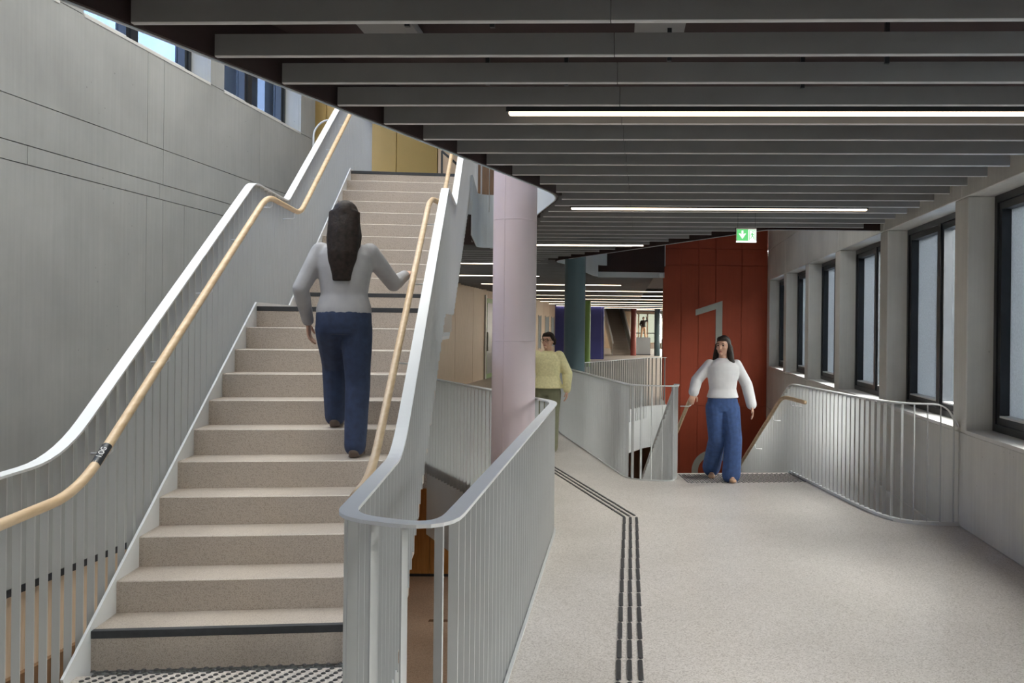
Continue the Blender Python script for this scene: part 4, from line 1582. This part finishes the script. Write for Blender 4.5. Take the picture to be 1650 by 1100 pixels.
def person(label, loc, rz, H, pose, top, legs, shoe, hair_style, voxel=0.0075, sleeve=(0.07, 0.06, 0.045), leg_r=(0.105, 0.085, 0.07),
           torso_gain=0.02, hem=0.86, glasses=False, top_name='blouse'):
    root = thing('person', label, 'person', loc, rz)
    s = H / 1.6
    root.scale = (s, s, s)
    tw = pose.get('turn', 0.0)
    lean = pose.get('lean', 0.0)
    px_ = pose.get('px', 0.0)

    def T(z, oy=0.0):
        """trunk axis leaning forward with height"""
        return (px_, oy - lean * max(0.0, z - 0.86))

    rows = [(0.80, 0.150, 0.105), (0.87, 0.168, 0.115), (0.94, 0.150, 0.102), (1.02, 0.125, 0.088), (1.11, 0.138, 0.096),
            (1.20, 0.155, 0.102), (1.27, 0.160, 0.092), (1.315, 0.125, 0.075), (1.345, 0.075, 0.058), (1.37, 0.05, 0.05)]
    hx, hy = T(1.49)
    Rh = Matrix.Translation((hx, hy, 1.49)) @ Matrix.Rotation(tw, 4, 'Z') @ Matrix.Translation((0, 0, -1.49))

    def hp(x, y, z):
        return Rh @ Vector((x, y, z))

    R3 = Matrix.Rotation(tw, 4, 'Z')
    # body
    bm = bmesh.new()
    stack(bm, [(z, rx - 0.012, ry - 0.012) + T(z) for z, rx, ry in rows])
    limb(bm, [T(1.32)[:2] + (1.32,), (hx, hy + 0.005, 1.45)], [0.052, 0.047])
    ell(bm, hp(0, 0.0, 1.505), (0.071, 0.090, 0.098), R3)
    ell(bm, hp(0, -0.035, 1.452), (0.052, 0.055, 0.062), R3)
    ell(bm, hp(0, -0.097, 1.487), (0.0115, 0.017, 0.022), R3, 10)
    ell(bm, hp(0, -0.086, 1.405), (0.02, 0.016, 0.016), R3, 10)
    ell(bm, hp(0, -0.072, 1.525), (0.05, 0.02, 0.018), R3, 12)
    for e in (-1, 1):
        ell(bm, hp(0.071 * e, 0.008, 1.487), (0.01, 0.02, 0.03), R3, 10)
        ell(bm, hp(0.034 * e, -0.06, 1.47), (0.024, 0.026, 0.024), R3, 10)
    for e, sd in (('L', 1), ('R', -1)):
        sh = Vector((px_ + 0.155 * sd, T(1.29)[1], 1.295))
        el, wr = Vector(pose['elbow' + e]), Vector(pose['wrist' + e])
        limb(bm, [sh, el, wr], [0.046, 0.036, 0.025])
        hand(bm, wr, pose['hand' + e], sd * (1 if pose.get('flip' + e) else -1), pose['palm' + e], pose['curl' + e])
        hip = Vector((px_ + 0.082 * sd, 0.0, 0.83))
        kn, an = Vector(pose['knee' + e]), Vector(pose['ankle' + e])
        limb(bm, [hip, kn, an], [0.08, 0.052, 0.034])
        fd = Vector(pose.get('foot' + e, (0, -1, 0))).normalized()
        limb(bm, [an + Vector((0, 0, -0.025)), an + fd * 0.09 + Vector((0, 0, -0.045))], [0.033, 0.026])
    fuse('body', bm, min(voxel, 0.006) if voxel < 0.015 else voxel, 'skin', root, 2)
    # face details
    if voxel < 0.015:
        for e in (-1, 1):
            bm = bmesh.new()
            ell(bm, hp(0.029 * e, -0.081, 1.502), (0.013, 0.008, 0.0065), R3, 10)
            obj('eye', bm, 'hair', root, True)
            bm = bmesh.new()
            ell(bm, hp(0.030 * e, -0.089, 1.522), (0.018, 0.006, 0.0035), R3, 10)
            obj('eyebrow', bm, 'hair', root, True)
        bm = bmesh.new()
        ell(bm, hp(0, -0.0885, 1.436), (0.021, 0.006, 0.007), R3, 10)
        obj('lips', bm, 'lip', root, True)
    if glasses:
        bm = bmesh.new()
        for e in (-1, 1):
            ring = [hp(0.032 * e + 0.026 * math.cos(a), -0.103, 1.50 + 0.021 * math.sin(a)) for a in [2 * PI * k / 16 for k in range(17)]]
            bm_tube(bm, ring, 0.0028, 6)
            bm_tube(bm, [hp(0.057 * e, -0.10, 1.505), hp(0.074 * e, 0.0, 1.50)], 0.0025, 6)
        bm_tube(bm, [hp(-0.008, -0.106, 1.503), hp(0.008, -0.106, 1.503)], 0.0028, 6)
        obj('glasses', bm, 'hair', root, True)
    # hair
    bm = bmesh.new()
    ell(bm, hp(0, 0.022, 1.525), (0.082, 0.092, 0.092), R3)
    ell(bm, hp(0, -0.03, 1.572), (0.062, 0.062, 0.036), R3)
    if hair_style == 'long':
        for e in (-1, 1):
            limb(bm, [hp(0.066 * e, 0.0, 1.50), hp(0.082 * e, 0.005, 1.40), hp(0.105 * e + 0.01, 0.0, 1.24), hp(0.10 * e + 0.02, 0.0, 1.06 if e > 0 else 1.14)], [0.03, 0.036, 0.042, 0.02], 12)
        limb(bm, [hp(0, 0.07, 1.50), hp(0, 0.105, 1.38), hp(0, 0.125, 1.25), hp(0, 0.125, 1.12)], [0.065, 0.07, 0.062, 0.025], 14, (1.35, 0.7), False)
    elif hair_style == 'back':
        limb(bm, [hp(0, 0.05, 1.54), hp(0, 0.085, 1.42), hp(0, 0.115, 1.28), hp(0, 0.125, 1.10)], [0.075, 0.078, 0.072, 0.045], 14, (1.3, 0.75), False)
        for e in (-1, 1):
            limb(bm, [hp(0.06 * e, 0.03, 1.50), hp(0.07 * e, 0.06, 1.38), hp(0.06 * e, 0.10, 1.22)], [0.03, 0.04, 0.03], 12)
    else:
        ell(bm, hp(0.02, 0.115, 1.50), (0.04, 0.04, 0.05), R3)
        for e in (-1, 1):
            limb(bm, [hp(0.062 * e, -0.02, 1.555), hp(0.076 * e, 0.015, 1.50), hp(0.06 * e, 0.07, 1.46)], [0.02, 0.02, 0.025], 10)
    fuse('hair', bm, voxel, 'hair', root, 3)
    # upper garment
    bm = bmesh.new()
    g = torso_gain
    tr = [(z, rx + g, ry + g) for z, rx, ry in rows if z > hem and z < 1.33]
    tr = [(hem, tr[0][1] + 0.004, tr[0][2] + 0.004)] + tr + [(1.345, 0.085, 0.066), (1.362, 0.060, 0.056)]
    stack(bm, [t + T(t[0]) for t in tr])
    for e, sd in (('L', 1), ('R', -1)):
        sh = Vector((px_ + 0.150 * sd, T(1.29)[1], 1.288))
        el, wr = Vector(pose['elbow' + e]), Vector(pose['wrist' + e])
        end = el.lerp(wr, 0.93)
        limb(bm, [sh, el, end], sleeve)
    fuse(top_name, bm, voxel, top, root, 5)
    # trousers
    bm = bmesh.new()
    stack(bm, [(0.77, 0.150, 0.112, px_, 0), (0.83, 0.172, 0.124, px_, 0), (0.90, 0.170, 0.122, px_, 0), (0.96, 0.150, 0.106, px_, 0), (0.995, 0.138, 0.098, px_, 0)])
    for e, sd in (('L', 1), ('R', -1)):
        hip = Vector((px_ + 0.078 * sd, 0.0, 0.81))
        kn, an = Vector(pose['knee' + e]), Vector(pose['ankle' + e])
        end = an + Vector((0, 0, -0.01))
        limb(bm, [hip, kn, kn.lerp(end, 0.5), end], [leg_r[0], leg_r[1], (leg_r[1] + leg_r[2]) / 2, leg_r[2]])
    fuse('trousers', bm, voxel, legs, root, 5)
    # shoes
    for e, sd in (('L', 1), ('R', -1)):
        an = Vector(pose['ankle' + e])
        fd = Vector(pose.get('foot' + e, (0, -1, 0))).normalized()
        up_ = Vector((0, 0, 1))
        side = fd.cross(up_).normalized()
        upf = side.cross(fd).normalized()
        Rf = Matrix((side, fd, upf)).transposed().to_4x4()
        base = an - upf * 0.05
        bm = bmesh.new()
        ell(bm, base - fd * 0.025 + upf * 0.004, (0.036, 0.045, 0.034), Rf, 14)
        ell(bm, base + fd * 0.045 - upf * 0.003, (0.039, 0.085, 0.028), Rf, 14)
        ell(bm, base + fd * 0.115 - upf * 0.010, (0.041, 0.055, 0.020), Rf, 14)
        v0 = base - upf * 0.022
        for (a, b, w_) in ((-0.06, 0.16, 0.034),):
            bm_tube(bm, [v0 + fd * a, v0 + fd * (a + 0.03), v0 + fd * 0.05, v0 + fd * 0.12, v0 + fd * b], [0.026, 0.036, 0.036, 0.042, 0.026], 12, True, (1.0, 0.25))
        fuse('shoe', bm, voxel, shoe, root, 2)
    return root


# woman walking up the stairs, seen from behind (local: facing -Y, right hand on the rail)
person('long-haired woman in grey top and dark jeans climbing the stairs, seen from behind', (-1.79, 5.98, 5 * RISE), PI + SANG, 1.64,
       dict(elbowR=(-0.285, -0.16, 1.10), wristR=(-0.335, -0.375, 1.168), handR=(-0.25, -0.9, 0.30), palmR=(0, -0.3, -1), curlR=1.0,
            elbowL=(0.255, 0.05, 1.05), wristL=(0.235, -0.09, 0.84), handL=(0.0, -0.25, -1), palmL=(-1, 0, 0), curlL=0.6,
            kneeL=(0.09, -0.19, 0.56), ankleL=(0.085, -0.215, 0.245), kneeR=(-0.085, -0.03, 0.44), ankleR=(-0.085, 0.05, 0.082),
            footL=(0.05, -1, 0), footR=(-0.05, -1, 0), lean=0.06),
       'grey_top', 'jeans_dark', 'shoe_dark', 'back', 0.0085, (0.062, 0.052, 0.038), (0.10, 0.078, 0.068), 0.018, 0.90, top_name='shirt')
# woman arriving at the head of the far stairs, facing the viewer
person('woman in white blouse and wide blue jeans holding the rail at the stair head', (1.18, 10.22, 0.006), 0.0, 1.585,
       dict(elbowR=(-0.335, 0.02, 1.11), wristR=(-0.375, -0.06, 0.975), handR=(-0.25, -0.3, -0.85), palmR=(-0.2, 0.5, -1), curlR=1.0,
            elbowL=(0.235, 0.09, 1.06), wristL=(0.285, 0.02, 0.83), handL=(0.15, -0.2, -1), palmL=(-1, 0.1, 0), curlL=0.5,
            kneeL=(0.075, -0.05, 0.46), ankleL=(0.055, -0.045, 0.082), kneeR=(-0.10, 0.03, 0.45), ankleR=(-0.135, 0.27, 0.115),
            footL=(0.05, -1, 0), footR=(-0.05, -0.9, -0.32), turn=-0.45, px=-0.045),
       'blouse', 'jeans', 'shoe_tan', 'long', 0.0085, (0.062, 0.066, 0.060), (0.115, 0.098, 0.105), 0.026, 0.92)
# woman in the yellow jumper on the gallery
person('woman with glasses in a pale yellow jumper and olive trousers walking on the gallery', (-0.97, 12.4, 0.0), -0.15, 1.60,
       dict(elbowR=(-0.255, 0.03, 1.06), wristR=(-0.235, -0.09, 0.86), handR=(0.0, -0.2, -1), palmR=(1, 0, 0), curlR=0.6,
            elbowL=(0.255, 0.06, 1.06), wristL=(0.265, 0.0, 0.83), handL=(0.0, -0.1, -1), palmL=(-1, 0, 0), curlL=0.6,
            kneeL=(0.09, -0.06, 0.46), ankleL=(0.085, -0.03, 0.082), kneeR=(-0.09, 0.0, 0.45), ankleR=(-0.085, 0.2, 0.10),
            footL=(0.05, -1, 0), footR=(-0.05, -1, -0.15), turn=-0.25),
       'yellow_knit', 'olive', 'shoe_dark', 'tied', 0.0085, (0.078, 0.072, 0.052), (0.108, 0.082, 0.07), 0.034, 0.86, True, 'jumper')
# small distant figure above the counter
person('tiny distant figure in black top above the glazed counter', (1.45, 58.95, 1.02), 0.2, 1.4,
       dict(elbowR=(-0.25, 0.03, 1.06), wristR=(-0.2, -0.12, 0.95), handR=(0.3, -0.6, -0.3), palmR=(1, 0, 0), curlR=0.6,
            elbowL=(0.30, 0.0, 1.35), wristL=(0.20, -0.05, 1.58), handL=(-0.2, 0, 1), palmL=(-1, 0, 0), curlL=0.6,
            kneeL=(0.12, -0.02, 0.45), ankleL=(0.17, 0.0, 0.082), kneeR=(-0.12, 0.0, 0.45), ankleR=(-0.17, 0.0, 0.082)),
       'hair', 'shoe_tan', 'shoe_dark', 'tied', 0.018, top_name='shirt')
